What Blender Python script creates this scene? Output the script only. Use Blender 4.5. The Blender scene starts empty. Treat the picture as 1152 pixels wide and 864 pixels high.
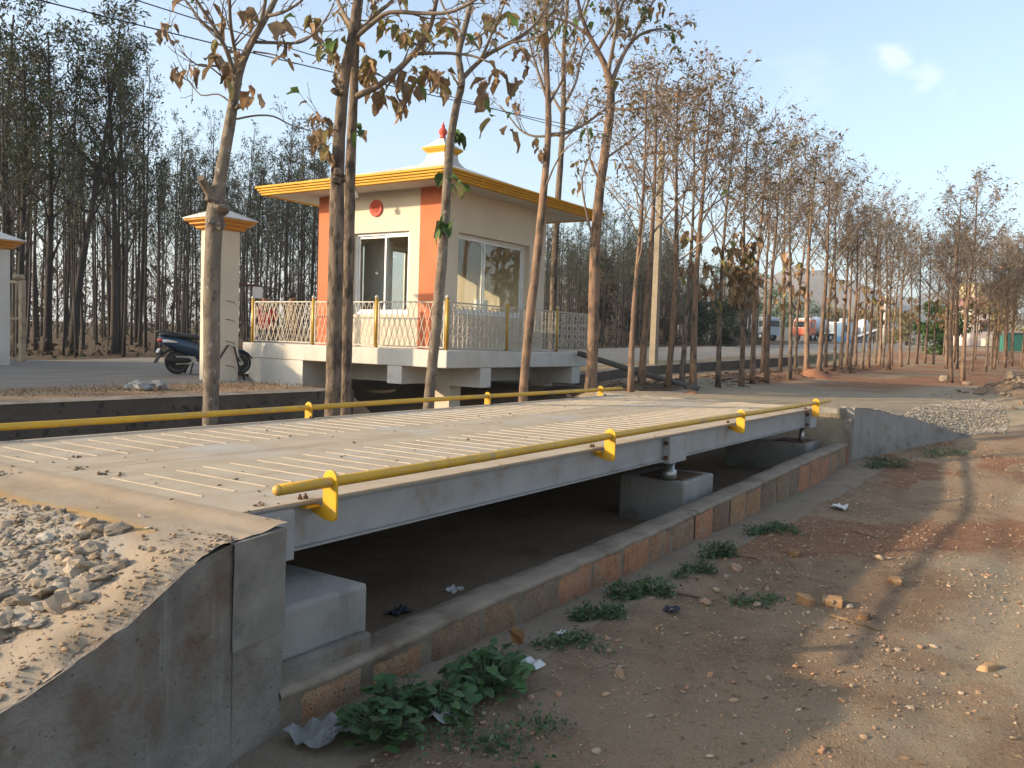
import bpy, math, random
import numpy as np
from mathutils import Vector, Matrix
rnd = random.Random(7)
C = bpy.context.scene
COL = C.collection
PI = math.pi

# ------------------------------------------------------------------ camera
F_PX = 960.0
CAMH = 0.78
RM = Matrix(((0.55693008, 0.02421435, -0.83020633),
             (-0.82995518, 0.05434528, -0.55517653),
             (0.03167456, 0.99822856, 0.05036335)))
cam_d = bpy.data.cameras.new('camera')
cam = bpy.data.objects.new('camera', cam_d)
COL.objects.link(cam)
cam_d.sensor_width = 36.0
cam_d.lens = F_PX / 1152 * 36
cam_d.clip_start = 0.05
cam_d.clip_end = 5000
m4 = RM.to_4x4()
m4.translation = Vector((0, 0, CAMH))
cam.matrix_world = m4
C.camera = cam

def at(px, py, d):
    """a point at forward distance d on the line of sight through a spot of the survey photo"""
    v = RM @ Vector(((px - 576) / F_PX * d, -(py - 432) / F_PX * d, -d))
    return v + Vector((0, 0, CAMH))
def at_axis(px, py, ax, val):
    v = RM @ Vector(((px - 576) / F_PX, -(py - 432) / F_PX, -1))
    o = Vector((0, 0, CAMH))
    t = (val - o[ax]) / v[ax]
    return o + v * t

# ------------------------------------------------------------------ noise / terrain
def _h(ix, iy, s):
    n = (ix.astype(np.int64) * 374761393 + iy.astype(np.int64) * 668265263 + s * 974711) & 0x7fffffff
    n = ((n ^ (n >> 13)) * 1274126177) & 0x7fffffff
    n = n ^ (n >> 16)
    return (n & 0xffff) / 65535.0
def vn(x, y, s=0):
    x = np.asarray(x, float); y = np.asarray(y, float)
    ix = np.floor(x); iy = np.floor(y)
    fx = x - ix; fy = y - iy
    fx = fx * fx * (3 - 2 * fx); fy = fy * fy * (3 - 2 * fy)
    a = _h(ix, iy, s); b = _h(ix + 1, iy, s); c = _h(ix, iy + 1, s); d = _h(ix + 1, iy + 1, s)
    return (a * (1 - fx) + b * fx) * (1 - fy) + (c * (1 - fx) + d * fx) * fy
def fbm(x, y, s=0, o=4):
    r = 0; a = .5
    for i in range(o):
        r = r + a * vn(np.asarray(x) * 2 ** i, np.asarray(y) * 2 ** i, s + i)
        a *= .5
    return r
def ss(a, b, x):
    t = np.clip((np.asarray(x, float) - a) / (b - a), 0, 1)
    return t * t * (3 - 2 * t)
def wall_y(x):
    return 9.8 + 1.2 * ss(16, 24, x)
def wing_y(x):
    return 2.62 - .4 * (np.asarray(x, float) - 12.55)
def Tprof(x):
    return -.2 + .013 * np.maximum(0, np.minimum(x, 120) - 18)
def Rprof(x):
    return -.08 + .02 * np.maximum(0, np.minimum(x, 130) - 12)
def H(x, y):
    x = np.asarray(x, float); y = np.asarray(y, float)
    T = Tprof(x); R = Rprof(x)
    fore = -.85 + (T + .85) * ss(9.5, 21, x)
    fore = fore + .05 * (fbm(x * .9, y * .9, 3) - .5) + .02 * (fbm(x * 5, y * 5, 9, 3) - .5)
    for yr, dp in ((.45, .022), (-1.15, .026)):
        fore = fore - dp * np.exp(-((y - yr - .12 * np.sin(x * .7)) / .13) ** 2) * ss(2.5, 4, x) * (1 - ss(12, 16, x)) * (.5 + fbm(x * 2, y, 17))
    # a little crest of spoil and weeds along the apron of the block wall
    fore = fore + .05 * np.exp(-((y - 2.15) / .18) ** 2) * ss(3, 4, x) * (1 - ss(9, 11, x))
    ditch = -.85 + (T + .85) * ss(12.8, 16.5, x) + .08 * (fbm(x * .8, y * .8, 21) - .5) * ss(6.6, 7.2, y)
    ditch = ditch + .03 * (fbm(x * 4, y * 4, 25, 3) - .5) * ss(12.5, 15, x)
    core = -.012 - .19 * ss(12.4, 18.5, x) + .015 * (fbm(x * 2, y * 2, 5) - .5) * ss(12.6, 13.2, x)
    core = np.where(x > 18.5, T + .03 * (fbm(x, y, 6) - .5), core)
    sh = .46 * ss(12.9, 15.8, x) * (1 - ss(0, 1.9, y - wing_y(x))) * (1 - ss(17, 20, x))
    rampz = core - sh
    in_path = ss(12.3, 12.34, x) * (1 - ss(6.6, 8.6 , y))
    mid = ditch * (1 - in_path) + rampz * in_path
    w = .08 + .5 * ss(15.6, 16.8, x)
    k = np.clip((y - (np.where(x > 12.4, np.maximum(wing_y(x) + .06, -2.0), 2.66))) / w, 0, 1)
    z = fore * (1 - k) + mid * k
    kr = np.clip((y - (wall_y(x) + .1)) / .12, 0, 1)
    # the ditch runs back under the cabin, with an earth slope on its near side
    hole = ss(9.8, 11.4, x + .5 * (fbm(x * 1.5, y * 1.5, 43) - .5) - .55 * ss(11.2, 14.8, y)) * (1 - ss(17.75, 17.83, x)) * (1 - ss(13.4, 14.7, y))
    kr = kr * (1 - hole)
    far = ss(38, 58, x)
    z = z * (1 - far) + R * far
    z = z * (1 - kr) + (R + .03 * (fbm(x * .6, y * .6, 31) - .5) * (1 - ss(11, 13, y)) + .015 * (fbm(x * 3, y * 3, 33) - .5) * (1 - ss(11, 12.5, y))) * kr
    # spoil heap with rubble at the right edge
    z = z + .5 * np.exp(-(((x - 22.8) / 2.0) ** 2 + ((y - .9) / 1.0) ** 2)) * (.6 + .8 * fbm(x * 1.6, y * 1.6, 47))
    # earth thrown up along the row of trees
    z = z + .16 * np.exp(-((y - 7.6) / .55) ** 2) * ss(14.5, 17, x) * (1 - ss(34, 46, x)) * fbm(x * 1.3, y * 1.3, 41) * 2 
    return z
def Hs(x, y):
    return float(H(x, y))

# ------------------------------------------------------------------ mesh builder
class MB:
    def __init__(s):
        s.v = []; s.f = []; s.m = []; s.c = []; s.sm = []
    def face(s, idx, mi=0, col=None, smooth=False):
        s.f.append(idx); s.m.append(mi); s.c.append(col or (1, 1, 1)); s.sm.append(smooth)
    def poly(s, pts, mi=0, col=None, smooth=False):
        b = len(s.v); s.v.extend(tuple(p) for p in pts)
        s.face(tuple(range(b, b + len(pts))), mi, col, smooth)
    def box(s, x0, x1, y0, y1, z0, z1, mi=0, col=None, skip=()):
        b = len(s.v)
        s.v.extend([(x0, y0, z0), (x1, y0, z0), (x1, y1, z0), (x0, y1, z0), (x0, y0, z1), (x1, y0, z1), (x1, y1, z1), (x0, y1, z1)])
        for n, q in (('b', (0, 3, 2, 1)), ('t', (4, 5, 6, 7)), ('-y', (0, 1, 5, 4)), ('+x', (1, 2, 6, 5)), ('+y', (2, 3, 7, 6)), ('-x', (3, 0, 4, 7))):
            if n not in skip: s.face(tuple(b + i for i in q), mi, col)
    def obox(s, c, ux, uy, uz, mi=0, col=None):
        """box from a centre and three half-axis vectors"""
        c = Vector(c); b = len(s.v)
        for k in (-1, 1):
            for i, j in ((-1, -1), (1, -1), (1, 1), (-1, 1)):
                s.v.append(tuple(c + ux * i + uy * j + uz * k))
        for q in ((0, 3, 2, 1), (4, 5, 6, 7), (0, 1, 5, 4), (1, 2, 6, 5), (2, 3, 7, 6), (3, 0, 4, 7)):
            s.face(tuple(b + i for i in q), mi, col)
    def bar(s, a, b_, w, h=None, mi=0, col=None):
        a = Vector(a); b_ = Vector(b_); d = b_ - a
        u = d.normalized(); up = Vector((0, 0, 1)) if abs(u.z) < .95 else Vector((1, 0, 0))
        sx = u.cross(up).normalized(); sz = sx.cross(u)
        s.obox((a + b_) / 2, d / 2, sx * w / 2, sz * (h or w) / 2, mi, col)
    def tube(s, pts, rad, n=6, mi=0, col=None, cap=True, smooth=True, jit=0, rr=None):
        pts = [Vector(p) for p in pts]
        if not hasattr(rad, '__len__'): rad = [rad] * len(pts)
        b = len(s.v); N = len(pts); nrm = None
        for i, p in enumerate(pts):
            t = (pts[min(i + 1, N - 1)] - pts[max(i - 1, 0)])
            if t.length < 1e-9: t = Vector((0, 0, 1))
            t.normalize()
            if nrm is None:
                nrm = t.cross(Vector((.31, .87, .2)))
                if nrm.length < .1: nrm = t.cross(Vector((1, 0, 0)))
            nrm = (nrm - t * nrm.dot(t)); nrm.normalize()
            bn = t.cross(nrm)
            for k in range(n):
                a = 2 * PI * k / n
                r = rad[i] * (1 + (rr.uniform(-jit, jit) if jit else 0))
                s.v.append(tuple(p + (nrm * math.cos(a) + bn * math.sin(a)) * r))
        for i in range(N - 1):
            for k in range(n):
                k2 = (k + 1) % n
                s.face((b + i * n + k, b + i * n + k2, b + (i + 1) * n + k2, b + (i + 1) * n + k), mi, col, smooth)
        if cap:
            s.face(tuple(b + k for k in range(n - 1, -1, -1)), mi, col)
            s.face(tuple(b + (N - 1) * n + k for k in range(n)), mi, col)
    def lathe(s, prof, c=(0, 0, 0), n=16, mi=0, col=None, smooth=True, axis='z'):
        """prof: (radius, height) pairs"""
        b = len(s.v); cx, cy, cz = c
        for r, z in prof:
            for k in range(n):
                a = 2 * PI * k / n
                if axis == 'z': s.v.append((cx + r * math.cos(a), cy + r * math.sin(a), cz + z))
                elif axis == 'y': s.v.append((cx + r * math.cos(a), cy + z, cz + r * math.sin(a)))
                else: s.v.append((cx + z, cy + r * math.cos(a), cz + r * math.sin(a)))
        for i in range(len(prof) - 1):
            for k in range(n):
                k2 = (k + 1) % n
                q = (b + i * n + k, b + i * n + k2, b + (i + 1) * n + k2, b + (i + 1) * n + k)
                s.face(q if axis != 'y' else q[::-1], mi, col, smooth)
        s.face(tuple(b + k for k in range(n - 1, -1, -1)), mi, col)
        s.face(tuple(b + (len(prof) - 1) * n + k for k in range(n)), mi, col)
    def prism(s, prof, ax, a, b_, mi=0, col=None):
        """outline of 2-D points extruded along one axis from a to b_"""
        n = len(prof); b = len(s.v)
        for val in (a, b_):
            for p, q in prof:
                s.v.append((val, p, q) if ax == 0 else (p, val, q) if ax == 1 else (p, q, val))
        s.face(tuple(range(b + n - 1, b - 1, -1)), mi, col); s.face(tuple(range(b + n, b + 2 * n)), mi, col)
        for i in range(n):
            j = (i + 1) % n
            s.face((b + i, b + j, b + n + j, b + n + i), mi, col)
    def loft(s, secs, n=14, mi=0, e=2.6, col=None):
        """superellipse sections (x, zc, half_w, half_h[, yc]) joined along x"""
        b = len(s.v)
        for sec in secs:
            x, zc, hw, hh = sec[:4]; yc = sec[4] if len(sec) > 4 else 0
            for k in range(n):
                a = 2 * PI * k / n; ca, sa = math.cos(a), math.sin(a)
                s.v.append((x, yc + hw * math.copysign(abs(ca) ** (2 / e), ca), zc + hh * math.copysign(abs(sa) ** (2 / e), sa)))
        for i in range(len(secs) - 1):
            for k in range(n):
                k2 = (k + 1) % n
                s.face((b + i * n + k, b + i * n + k2, b + (i + 1) * n + k2, b + (i + 1) * n + k), mi, col, True)
        s.face(tuple(b + k for k in range(n - 1, -1, -1)), mi, col)
        s.face(tuple(b + (len(secs) - 1) * n + k for k in range(n)), mi, col)
    def rock(s, c, r, rr, mi=0, col=None, flat=.7, sub=0):
        """an angular stone: a random convex lump of flat facets"""
        c = Vector(c); b = len(s.v)
        sx, sy, sz = rr.uniform(.7, 1.35), rr.uniform(.6, 1.1), rr.uniform(.5, 1) * flat
        rot = rr.uniform(0, PI); ca, sa = math.cos(rot), math.sin(rot)
        tilt = rr.uniform(-.4, .4)
        V = ICO if not sub else ICO2; Fc = ICOF if not sub else ICO2F
        k0 = rr.uniform(0, 10)
        for i, p in enumerate(V):
            k = r * (1 + rr.uniform(-.28, .22))
            x, y, z = p[0] * sx * k, p[1] * sy * k, p[2] * sz * k
            z += x * tilt
            s.v.append((c.x + x * ca - y * sa, c.y + x * sa + y * ca, c.z + z))
        for f in Fc: s.face((b + f[0], b + f[1], b + f[2]), mi, col)
    def build(s, name, mats, parent=None, local=False):
        me = bpy.data.meshes.new(name)
        v = np.array(s.v, dtype=np.float32).reshape(-1, 3)
        if parent is not None and not local:
            v = v - np.array(parent.location, dtype=np.float32)
        me.from_pydata(v.tolist(), [], s.f)
        if not isinstance(mats, (list, tuple)): mats = [mats]
        for m in mats: me.materials.append(m)
        me.polygons.foreach_set('material_index', s.m)
        me.polygons.foreach_set('use_smooth', s.sm)
        if any(c != (1, 1, 1) for c in s.c):
            at_ = me.attributes.new('tint', 'FLOAT_COLOR', 'FACE')
            at_.data.foreach_set('color', np.array([(c[0], c[1], c[2], 1) for c in s.c], dtype=np.float32).ravel())
        else:
            at_ = me.attributes.new('tint', 'FLOAT_COLOR', 'FACE')
            at_.data.foreach_set('color', np.ones(4 * len(s.f), dtype=np.float32))
        me.update()
        o = bpy.data.objects.new(name, me)
        COL.objects.link(o)
        if parent is not None: o.parent = parent
        return o
_t = (1 + 5 ** .5) / 2
ICO = [Vector(p).normalized() for p in ((-1, _t, 0), (1, _t, 0), (-1, -_t, 0), (1, -_t, 0), (0, -1, _t), (0, 1, _t), (0, -1, -_t), (0, 1, -_t), (_t, 0, -1), (_t, 0, 1), (-_t, 0, -1), (-_t, 0, 1))]
ICOF = [(0, 11, 5), (0, 5, 1), (0, 1, 7), (0, 7, 10), (0, 10, 11), (1, 5, 9), (5, 11, 4), (11, 10, 2), (10, 7, 6), (7, 1, 8), (3, 9, 4), (3, 4, 2), (3, 2, 6), (3, 6, 8), (3, 8, 9), (4, 9, 5), (2, 4, 11), (6, 2, 10), (8, 6, 7), (9, 8, 1)]
def _sub():
    V = list(ICO); Fc = []; mid = {}
    def m(a, b):
        k = (min(a, b), max(a, b))
        if k not in mid:
            V.append(((V[a] + V[b]) / 2).normalized()); mid[k] = len(V) - 1
        return mid[k]
    for a, b, c in ICOF:
        ab, bc, ca = m(a, b), m(b, c), m(c, a)
        Fc += [(a, ab, ca), (b, bc, ab), (c, ca, bc), (ab, bc, ca)]
    return V, Fc
ICO2, ICO2F = _sub()

def tag(o, label=None, cat=None, group=None, kind=None):
    if label: o['label'] = label
    if cat: o['category'] = cat
    if group: o['group'] = group
    if kind: o['kind'] = kind
    return o
def thing(name, loc, label, cat, group=None, rz=0):
    o = bpy.data.objects.new(name, None); COL.objects.link(o)
    o.location = loc; o.rotation_euler = (0, 0, rz); o.empty_display_size = .2
    return tag(o, label, cat, group)
def bevel(o, w, seg=2):
    md = o.modifiers.new('bevel', 'BEVEL'); md.width = w; md.segments = seg; md.limit_method = 'ANGLE'; md.angle_limit = math.radians(40)
    return o

# ------------------------------------------------------------------ materials
def _nt(name):
    m = bpy.data.materials.new(name); m.use_nodes = True
    nt = m.node_tree; bs = nt.nodes['Principled BSDF']
    return m, nt, bs
def N(nt, t, **kw):
    n = nt.nodes.new(t)
    for k, v in kw.items():
        if k in n.inputs: n.inputs[k].default_value = v
        else: setattr(n, k, v)
    return n
def mixc(nt, fac, a, b, mode='MIX'):
    n = nt.nodes.new('ShaderNodeMix'); n.data_type = 'RGBA'; n.blend_type = mode
    def put(i, v):
        if hasattr(v, 'is_linked') or hasattr(v, 'links'): nt.links.new(v, n.inputs[i])
        else: n.inputs[i].default_value = v if not isinstance(v, tuple) or len(v) == 4 else (*v, 1)
    put(0, fac); put(6, a); put(7, b)
    return n.outputs[2]
def ramp(nt, src, a, b):
    n = nt.nodes.new('ShaderNodeMapRange'); n.interpolation_type = 'SMOOTHSTEP'
    n.inputs['From Min'].default_value = a; n.inputs['From Max'].default_value = b
    nt.links.new(src, n.inputs['Value'])
    return n.outputs['Result']
def coords(nt, scale=(1, 1, 1), gen='Object'):
    tc = nt.nodes.new('ShaderNodeTexCoord'); mp = nt.nodes.new('ShaderNodeMapping')
    mp.inputs['Scale'].default_value = scale
    nt.links.new(tc.outputs[gen], mp.inputs['Vector'])
    return mp.outputs['Vector']
def noise(nt, vec, scale, detail=5, rough=.55):
    n = N(nt, 'ShaderNodeTexNoise', Scale=scale, Detail=detail, Roughness=rough)
    nt.links.new(vec, n.inputs['Vector'])
    return n.outputs['Fac']
def bumpit(nt, bs, hgt, strength, dist=.02):
    b = N(nt, 'ShaderNodeBump', Strength=strength, Distance=dist)
    nt.links.new(hgt, b.inputs['Height']); nt.links.new(b.outputs['Normal'], bs.inputs['Normal'])
def mat(name, c1, c2=None, scale=6, rough=.8, stain=None, stain_scale=1.5, stain_lo=.5, stain_hi=.7, bump=.0, bscale=40, bdist=.01,
        stretch=(1, 1, 1), tint=False, metal=0, spec=.3, fleck=None, fleck_scale=120, fleck_lo=.62, rnd_obj=0, streak=None):
    m, nt, bs = _nt(name)
    vec = coords(nt, stretch)
    c2 = c2 or tuple(x * .8 for x in c1)
    nz = noise(nt, vec, scale)
    col = mixc(nt, ramp(nt, nz, .3, .7), (*c1, 1), (*c2, 1))
    if stain:
        col = mixc(nt, ramp(nt, noise(nt, vec, stain_scale, 7, .62), stain_lo, stain_hi), col, (*stain, 1))
    if streak:
        sv = coords(nt, (3.2, 3.2, .28))
        col = mixc(nt, ramp(nt, noise(nt, sv, 2.2, 7, .68), streak[1], streak[2]), col, (*streak[0], 1))
    if fleck:
        col = mixc(nt, ramp(nt, noise(nt, vec, fleck_scale, 2, .5), fleck_lo, fleck_lo + .05), col, (*fleck, 1))
    if tint:
        a = N(nt, 'ShaderNodeAttribute', attribute_name='tint')
        col = mixc(nt, 1.0, col, a.outputs['Color'], 'MULTIPLY')
    if rnd_obj:
        oi = nt.nodes.new('ShaderNodeObjectInfo')
        hs = nt.nodes.new('ShaderNodeHueSaturation')
        mr = nt.nodes.new('ShaderNodeMapRange'); mr.inputs['To Min'].default_value = 1 - rnd_obj; mr.inputs['To Max'].default_value = 1 + rnd_obj
        nt.links.new(oi.outputs['Random'], mr.inputs['Value']); nt.links.new(mr.outputs['Result'], hs.inputs['Value'])
        nt.links.new(col, hs.inputs['Color']); col = hs.outputs['Color']
    nt.links.new(col, bs.inputs['Base Color'])
    bs.inputs['Roughness'].default_value = rough
    bs.inputs['Metallic'].default_value = metal
    bs.inputs['Specular IOR Level'].default_value = spec
    if bump:
        bumpit(nt, bs, noise(nt, vec, bscale, 6, .65), bump, bdist)
    return m
def leaf_mat(name, c1, c2, trans=.25, rough=.6):
    m, nt, bs = _nt(name)
    vec = coords(nt)
    a = N(nt, 'ShaderNodeAttribute', attribute_name='tint')
    col = mixc(nt, ramp(nt, noise(nt, vec, 9, 3), .35, .65), (*c1, 1), (*c2, 1))
    col = mixc(nt, 1.0, col, a.outputs['Color'], 'MULTIPLY')
    nt.links.new(col, bs.inputs['Base Color'])
    bs.inputs['Roughness'].default_value = rough
    bs.inputs['Specular IOR Level'].default_value = .25
    tr = nt.nodes.new('ShaderNodeBsdfTranslucent'); nt.links.new(col, tr.inputs['Color'])
    mx = nt.nodes.new('ShaderNodeMixShader'); mx.inputs[0].default_value = trans
    nt.links.new(bs.outputs[0], mx.inputs[1]); nt.links.new(tr.outputs[0], mx.inputs[2])
    nt.links.new(mx.outputs[0], nt.nodes['Material Output'].inputs['Surface'])
    return m
M = {}
M['concrete'] = mat('concrete', (.30, .275, .24), (.235, .215, .19), 3, .9, stain=(.15, .125, .10), stain_scale=2.2, stain_lo=.52, stain_hi=.72, bump=.5, bscale=28, streak=((.19, .17, .145), .54, .74))
M['concrete_old'] = mat('concrete_old', (.265, .23, .188), (.155, .13, .105), 3.4, .95, stain=(.145, .095, .06), stain_scale=2.4, stain_lo=.48, stain_hi=.68, bump=1.0, bscale=22, bdist=.02, streak=((.29, .26, .215), .56, .74), fleck=(.08, .068, .055), fleck_scale=55, fleck_lo=.68)
M['concrete_patch'] = mat('concrete_patch', (.265, .235, .19), (.175, .15, .12), 4.5, .9, stain=(.10, .09, .08), stain_scale=3.2, stain_lo=.55, stain_hi=.7, bump=.5, bscale=30, streak=((.13, .115, .10), .52, .7))
M['mortar'] = mat('mortar', (.29, .225, .165), (.21, .16, .115), 7, .95, stain=(.15, .105, .07), stain_scale=3, bump=.6, bscale=45)
M['laterite'] = mat('laterite', (.40, .255, .165), (.29, .175, .11), 14, .95, tint=True, stain=(.30, .245, .185), stain_scale=5, stain_lo=.46, stain_hi=.68, bump=1.0, bscale=70, bdist=.012, fleck=(.12, .06, .035), fleck_scale=95, fleck_lo=.6)
M['beam_paint'] = mat('grey_beam_paint', (.34, .33, .31), (.285, .275, .26), 4, .55, stain=(.24, .185, .135), stain_scale=4, stain_lo=.54, stain_hi=.78, bump=.05, bscale=20, spec=.35)
M['yellow'] = mat('yellow_paint', (.66, .36, .012), (.58, .30, .012), 8, .45, stain=(.42, .26, .08), stain_scale=9, stain_lo=.54, stain_hi=.74, spec=.45, bump=.05, bscale=60)
M['yellow_rail'] = mat('yellow_rail_paint', (.66, .36, .02), (.57, .31, .03), 8, .5, stain=(.44, .28, .10), stain_scale=7, stain_lo=.5, stain_hi=.7, spec=.4, fleck=(.22, .13, .06), fleck_scale=38, fleck_lo=.69)
M['cream'] = mat('cream_wall_paint', (.64, .56, .43), (.58, .505, .385), 1.3, .85, stain=(.48, .41, .31), stain_scale=1.8, stain_lo=.6, stain_hi=.85, bump=.15, bscale=90, bdist=.004, streak=((.50, .425, .315), .58, .85))
M['orange'] = mat('orange_wall_paint', (.56, .165, .07), (.51, .15, .065), 2, .8, stain=(.55, .17, .085), stain_scale=3, stain_lo=.6, stain_hi=.8, bump=.12, bscale=90, bdist=.004)
M['white_wash'] = mat('white_washed_concrete', (.60, .56, .49), (.53, .49, .42), 2, .85, stain=(.36, .31, .25), stain_scale=2.4, stain_lo=.58, stain_hi=.8, bump=.25, bscale=40, bdist=.006, streak=((.40, .35, .28), .56, .8))
M['roof_white'] = mat('roof_lime_wash', (.62, .57, .51), (.55, .50, .44), 2, .9, stain=(.40, .35, .30), stain_scale=2, bump=.3, bscale=30)
M['trim'] = mat('yellow_trim_paint', (.62, .33, .03), (.55, .28, .025), 3, .7, stain=(.52, .28, .05), stain_scale=4, stain_lo=.6, stain_hi=.8)
M['trim_orange'] = mat('orange_trim_paint', (.56, .25, .04), (.50, .21, .035), 3, .7, stain=(.48, .22, .05), stain_scale=4, stain_lo=.6, stain_hi=.8)
M['red'] = mat('red_paint', (.55, .075, .04), (.48, .06, .035), 5, .6)
M['gold'] = mat('gold_post_paint', (.55, .33, .045), (.46, .27, .04), 6, .4, spec=.5, metal=.2)
M['white_metal'] = mat('white_metal_paint', (.52, .46, .375), (.42, .365, .29), 6, .45, spec=.4)
M['alu'] = mat('white_window_frame', (.78, .78, .76), (.72, .72, .7), 6, .4, spec=.5)
M['dark'] = mat('dark_rubber', (.025, .025, .026), (.035, .034, .033), 10, .8)
M['steel'] = mat('bare_steel', (.45, .44, .42), (.36, .34, .31), 20, .4, metal=.8)
M['rust'] = mat('rusty_steel', (.12, .055, .03), (.08, .04, .025), 20, .85)
M['wood_dark'] = mat('weathered_pipe', (.13, .115, .10), (.09, .08, .07), 10, .8, stretch=(1, 1, 1), bump=.3)
M['pole_conc'] = mat('pole_concrete', (.30, .25, .175), (.25, .205, .145), 5, .9, stain=(.28, .22, .15), stain_scale=3, bump=.3)
M['pole_grey'] = mat('galvanised_pole', (.50, .51, .51), (.44, .45, .45), 5, .5)
M['bark'] = mat('teak_bark', (.25, .185, .13), (.16, .115, .08), 7, .95, stain=(.075, .057, .043), stain_scale=11, stain_lo=.46, stain_hi=.62, stretch=(1, 1, .35), bump=1.0, bscale=26, bdist=.035, rnd_obj=.18)
M['bark_grey'] = mat('pale_bark', (.235, .19, .143), (.155, .122, .09), 6, .95, stain=(.11, .085, .065), stain_scale=10, stain_lo=.47, stain_hi=.64, stretch=(1, 1, .6), bump=1.0, bscale=20, bdist=.02, fleck=(.31, .27, .22), fleck_scale=18, fleck_lo=.64)
M['bark_red'] = mat('reddish_bark', (.25, .155, .098), (.175, .115, .077), 5, .95, stain=(.085, .062, .047), stain_scale=8, stain_lo=.46, stain_hi=.64, stretch=(1, 1, .4), bump=1.0, bscale=22, bdist=.02, rnd_obj=.25)
M['bark_dark'] = mat('dark_bark', (.055, .045, .038), (.035, .03, .026), 5, .95, stretch=(1, 1, .4), bump=.7, bscale=14, rnd_obj=.35)
M['twig'] = mat('twig_bark', (.22, .17, .125), (.16, .12, .09), 9, .95, rnd_obj=.15)
M['leaf_dry'] = leaf_mat('dry_teak_leaf', (.36, .235, .125), (.25, .16, .09), .3)
M['leaf_olive'] = leaf_mat('fading_teak_leaf', (.22, .20, .075), (.29, .215, .085), .35)
M['leaf_green'] = leaf_mat('green_teak_leaf', (.075, .14, .035), (.11, .16, .045), .3)
M['seed'] = leaf_mat('dry_seed_cluster', (.30, .235, .18), (.22, .17, .135), .2, .9)
M['leaf_forest'] = leaf_mat('dark_forest_leaf', (.045, .066, .036), (.062, .08, .04), .25)
M['leaf_brown_forest'] = leaf_mat('brown_forest_leaf', (.13, .10, .065), (.09, .075, .045), .2)
M['scrub'] = leaf_mat('dead_scrub', (.075, .058, .042), (.05, .042, .03), .15, .9)
M['leaf_bush'] = leaf_mat('bush_leaf', (.055, .11, .03), (.08, .13, .035), .25)
M['weed'] = leaf_mat('weed_leaf', (.06, .115, .042), (.085, .135, .05), .25, .5)
M['weed_grey'] = leaf_mat('dusty_weed_leaf', (.085, .12, .065), (.12, .14, .08), .2, .8)
M['litter'] = leaf_mat('dry_leaf_litter', (.25, .17, .10), (.17, .11, .065), .1, .9)
M['stone'] = mat('crushed_stone', (.40, .36, .31), (.30, .265, .225), 7, .9, tint=True, bump=.5, bscale=50, stain=(.42, .34, .25), stain_scale=5, stain_lo=.5, stain_hi=.7)
M['brick'] = mat('broken_brick', (.34, .25, .165), (.26, .18, .115), 10, .95, tint=True, bump=.6, bscale=50)
M['paper'] = mat('crumpled_wrapper', (.62, .60, .56), (.50, .47, .42), 10, .7)
M['sack'] = mat('grey_sack', (.30, .29, .27), (.22, .21, .19), 9, .85, bump=.8, bscale=14, bdist=.04)
def glass(name, tint=(.9, .93, .92), rough=.02):
    m, nt, bs = _nt(name)
    g = nt.nodes.new('ShaderNodeBsdfGlossy'); g.inputs['Roughness'].default_value = rough
    t = nt.nodes.new('ShaderNodeBsdfTransparent'); t.inputs['Color'].default_value = (*tint, 1)
    lw = N(nt, 'ShaderNodeLayerWeight', Blend=.5)
    pw_ = nt.nodes.new('ShaderNodeMath'); pw_.operation = 'POWER'; pw_.inputs[1].default_value = 4
    nt.links.new(lw.outputs['Facing'], pw_.inputs[0])
    mr = nt.nodes.new('ShaderNodeMapRange'); mr.inputs['To Min'].default_value = .045; mr.inputs['To Max'].default_value = .9
    nt.links.new(pw_.outputs[0], mr.inputs['Value'])
    mx = nt.nodes.new('ShaderNodeMixShader')
    nt.links.new(mr.outputs[0], mx.inputs[0]); nt.links.new(t.outputs[0], mx.inputs[1]); nt.links.new(g.outputs[0], mx.inputs[2])
    nt.links.new(mx.outputs[0], nt.nodes['Material Output'].inputs['Surface'])
    return m
M['glass'] = glass('window_glass', (.93, .94, .92))
def paint(name, c, rough=.3, metal=0.0):
    return mat(name, c, tuple(x * .92 for x in c), 5, rough, metal=metal, spec=.5)
M['scooter'] = paint('dark_blue_scooter_paint', (.035, .07, .115), .22, .3)
M['seat'] = paint('black_seat_vinyl', (.03, .032, .036), .55)
M['chrome'] = paint('silver_paint', (.62, .62, .6), .25, .6)
M['lens_red'] = paint('red_lens', (.45, .03, .02), .2)
M['lens_clear'] = paint('clear_lens', (.75, .76, .76), .15)
M['plate'] = paint('plate_white', (.7, .7, .66), .5)

def steel_deck():
    m, nt, bs = _nt('dusty_deck_plate')
    vec = coords(nt)
    dust = ramp(nt, noise(nt, vec, .9, 7, .6), .26, .48)
    fine = noise(nt, vec, 30, 5, .7)
    bare = mixc(nt, fine, (.42, .42, .41, 1), (.34, .335, .32, 1))
    du = mixc(nt, ramp(nt, noise(nt, vec, 3.5, 6), .3, .7), (.44, .365, .27, 1), (.37, .30, .215, 1))
    col = mixc(nt, dust, bare, du)
    st = ramp(nt, noise(nt, coords(nt, (.28, 2.6, 1)), 1.5, 7, .65), .5, .68)
    col = mixc(nt, st, col, (.33, .26, .185, 1))
    sp = ramp(nt, noise(nt, vec, 46, 2, .5), .70, .74)
    col = mixc(nt, sp, col, (.16, .12, .085, 1))
    nt.links.new(col, bs.inputs['Base Color'])
    bs.inputs['Roughness'].default_value = .9
    bs.inputs['Specular IOR Level'].default_value = .08
    bumpit(nt, bs, fine, .15, .004)
    return m
M['deck'] = steel_deck()
M['deck_bar'] = mat('worn_tread_bar', (.44, .37, .28), (.36, .30, .22), 6, .6, spec=.4)

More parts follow.
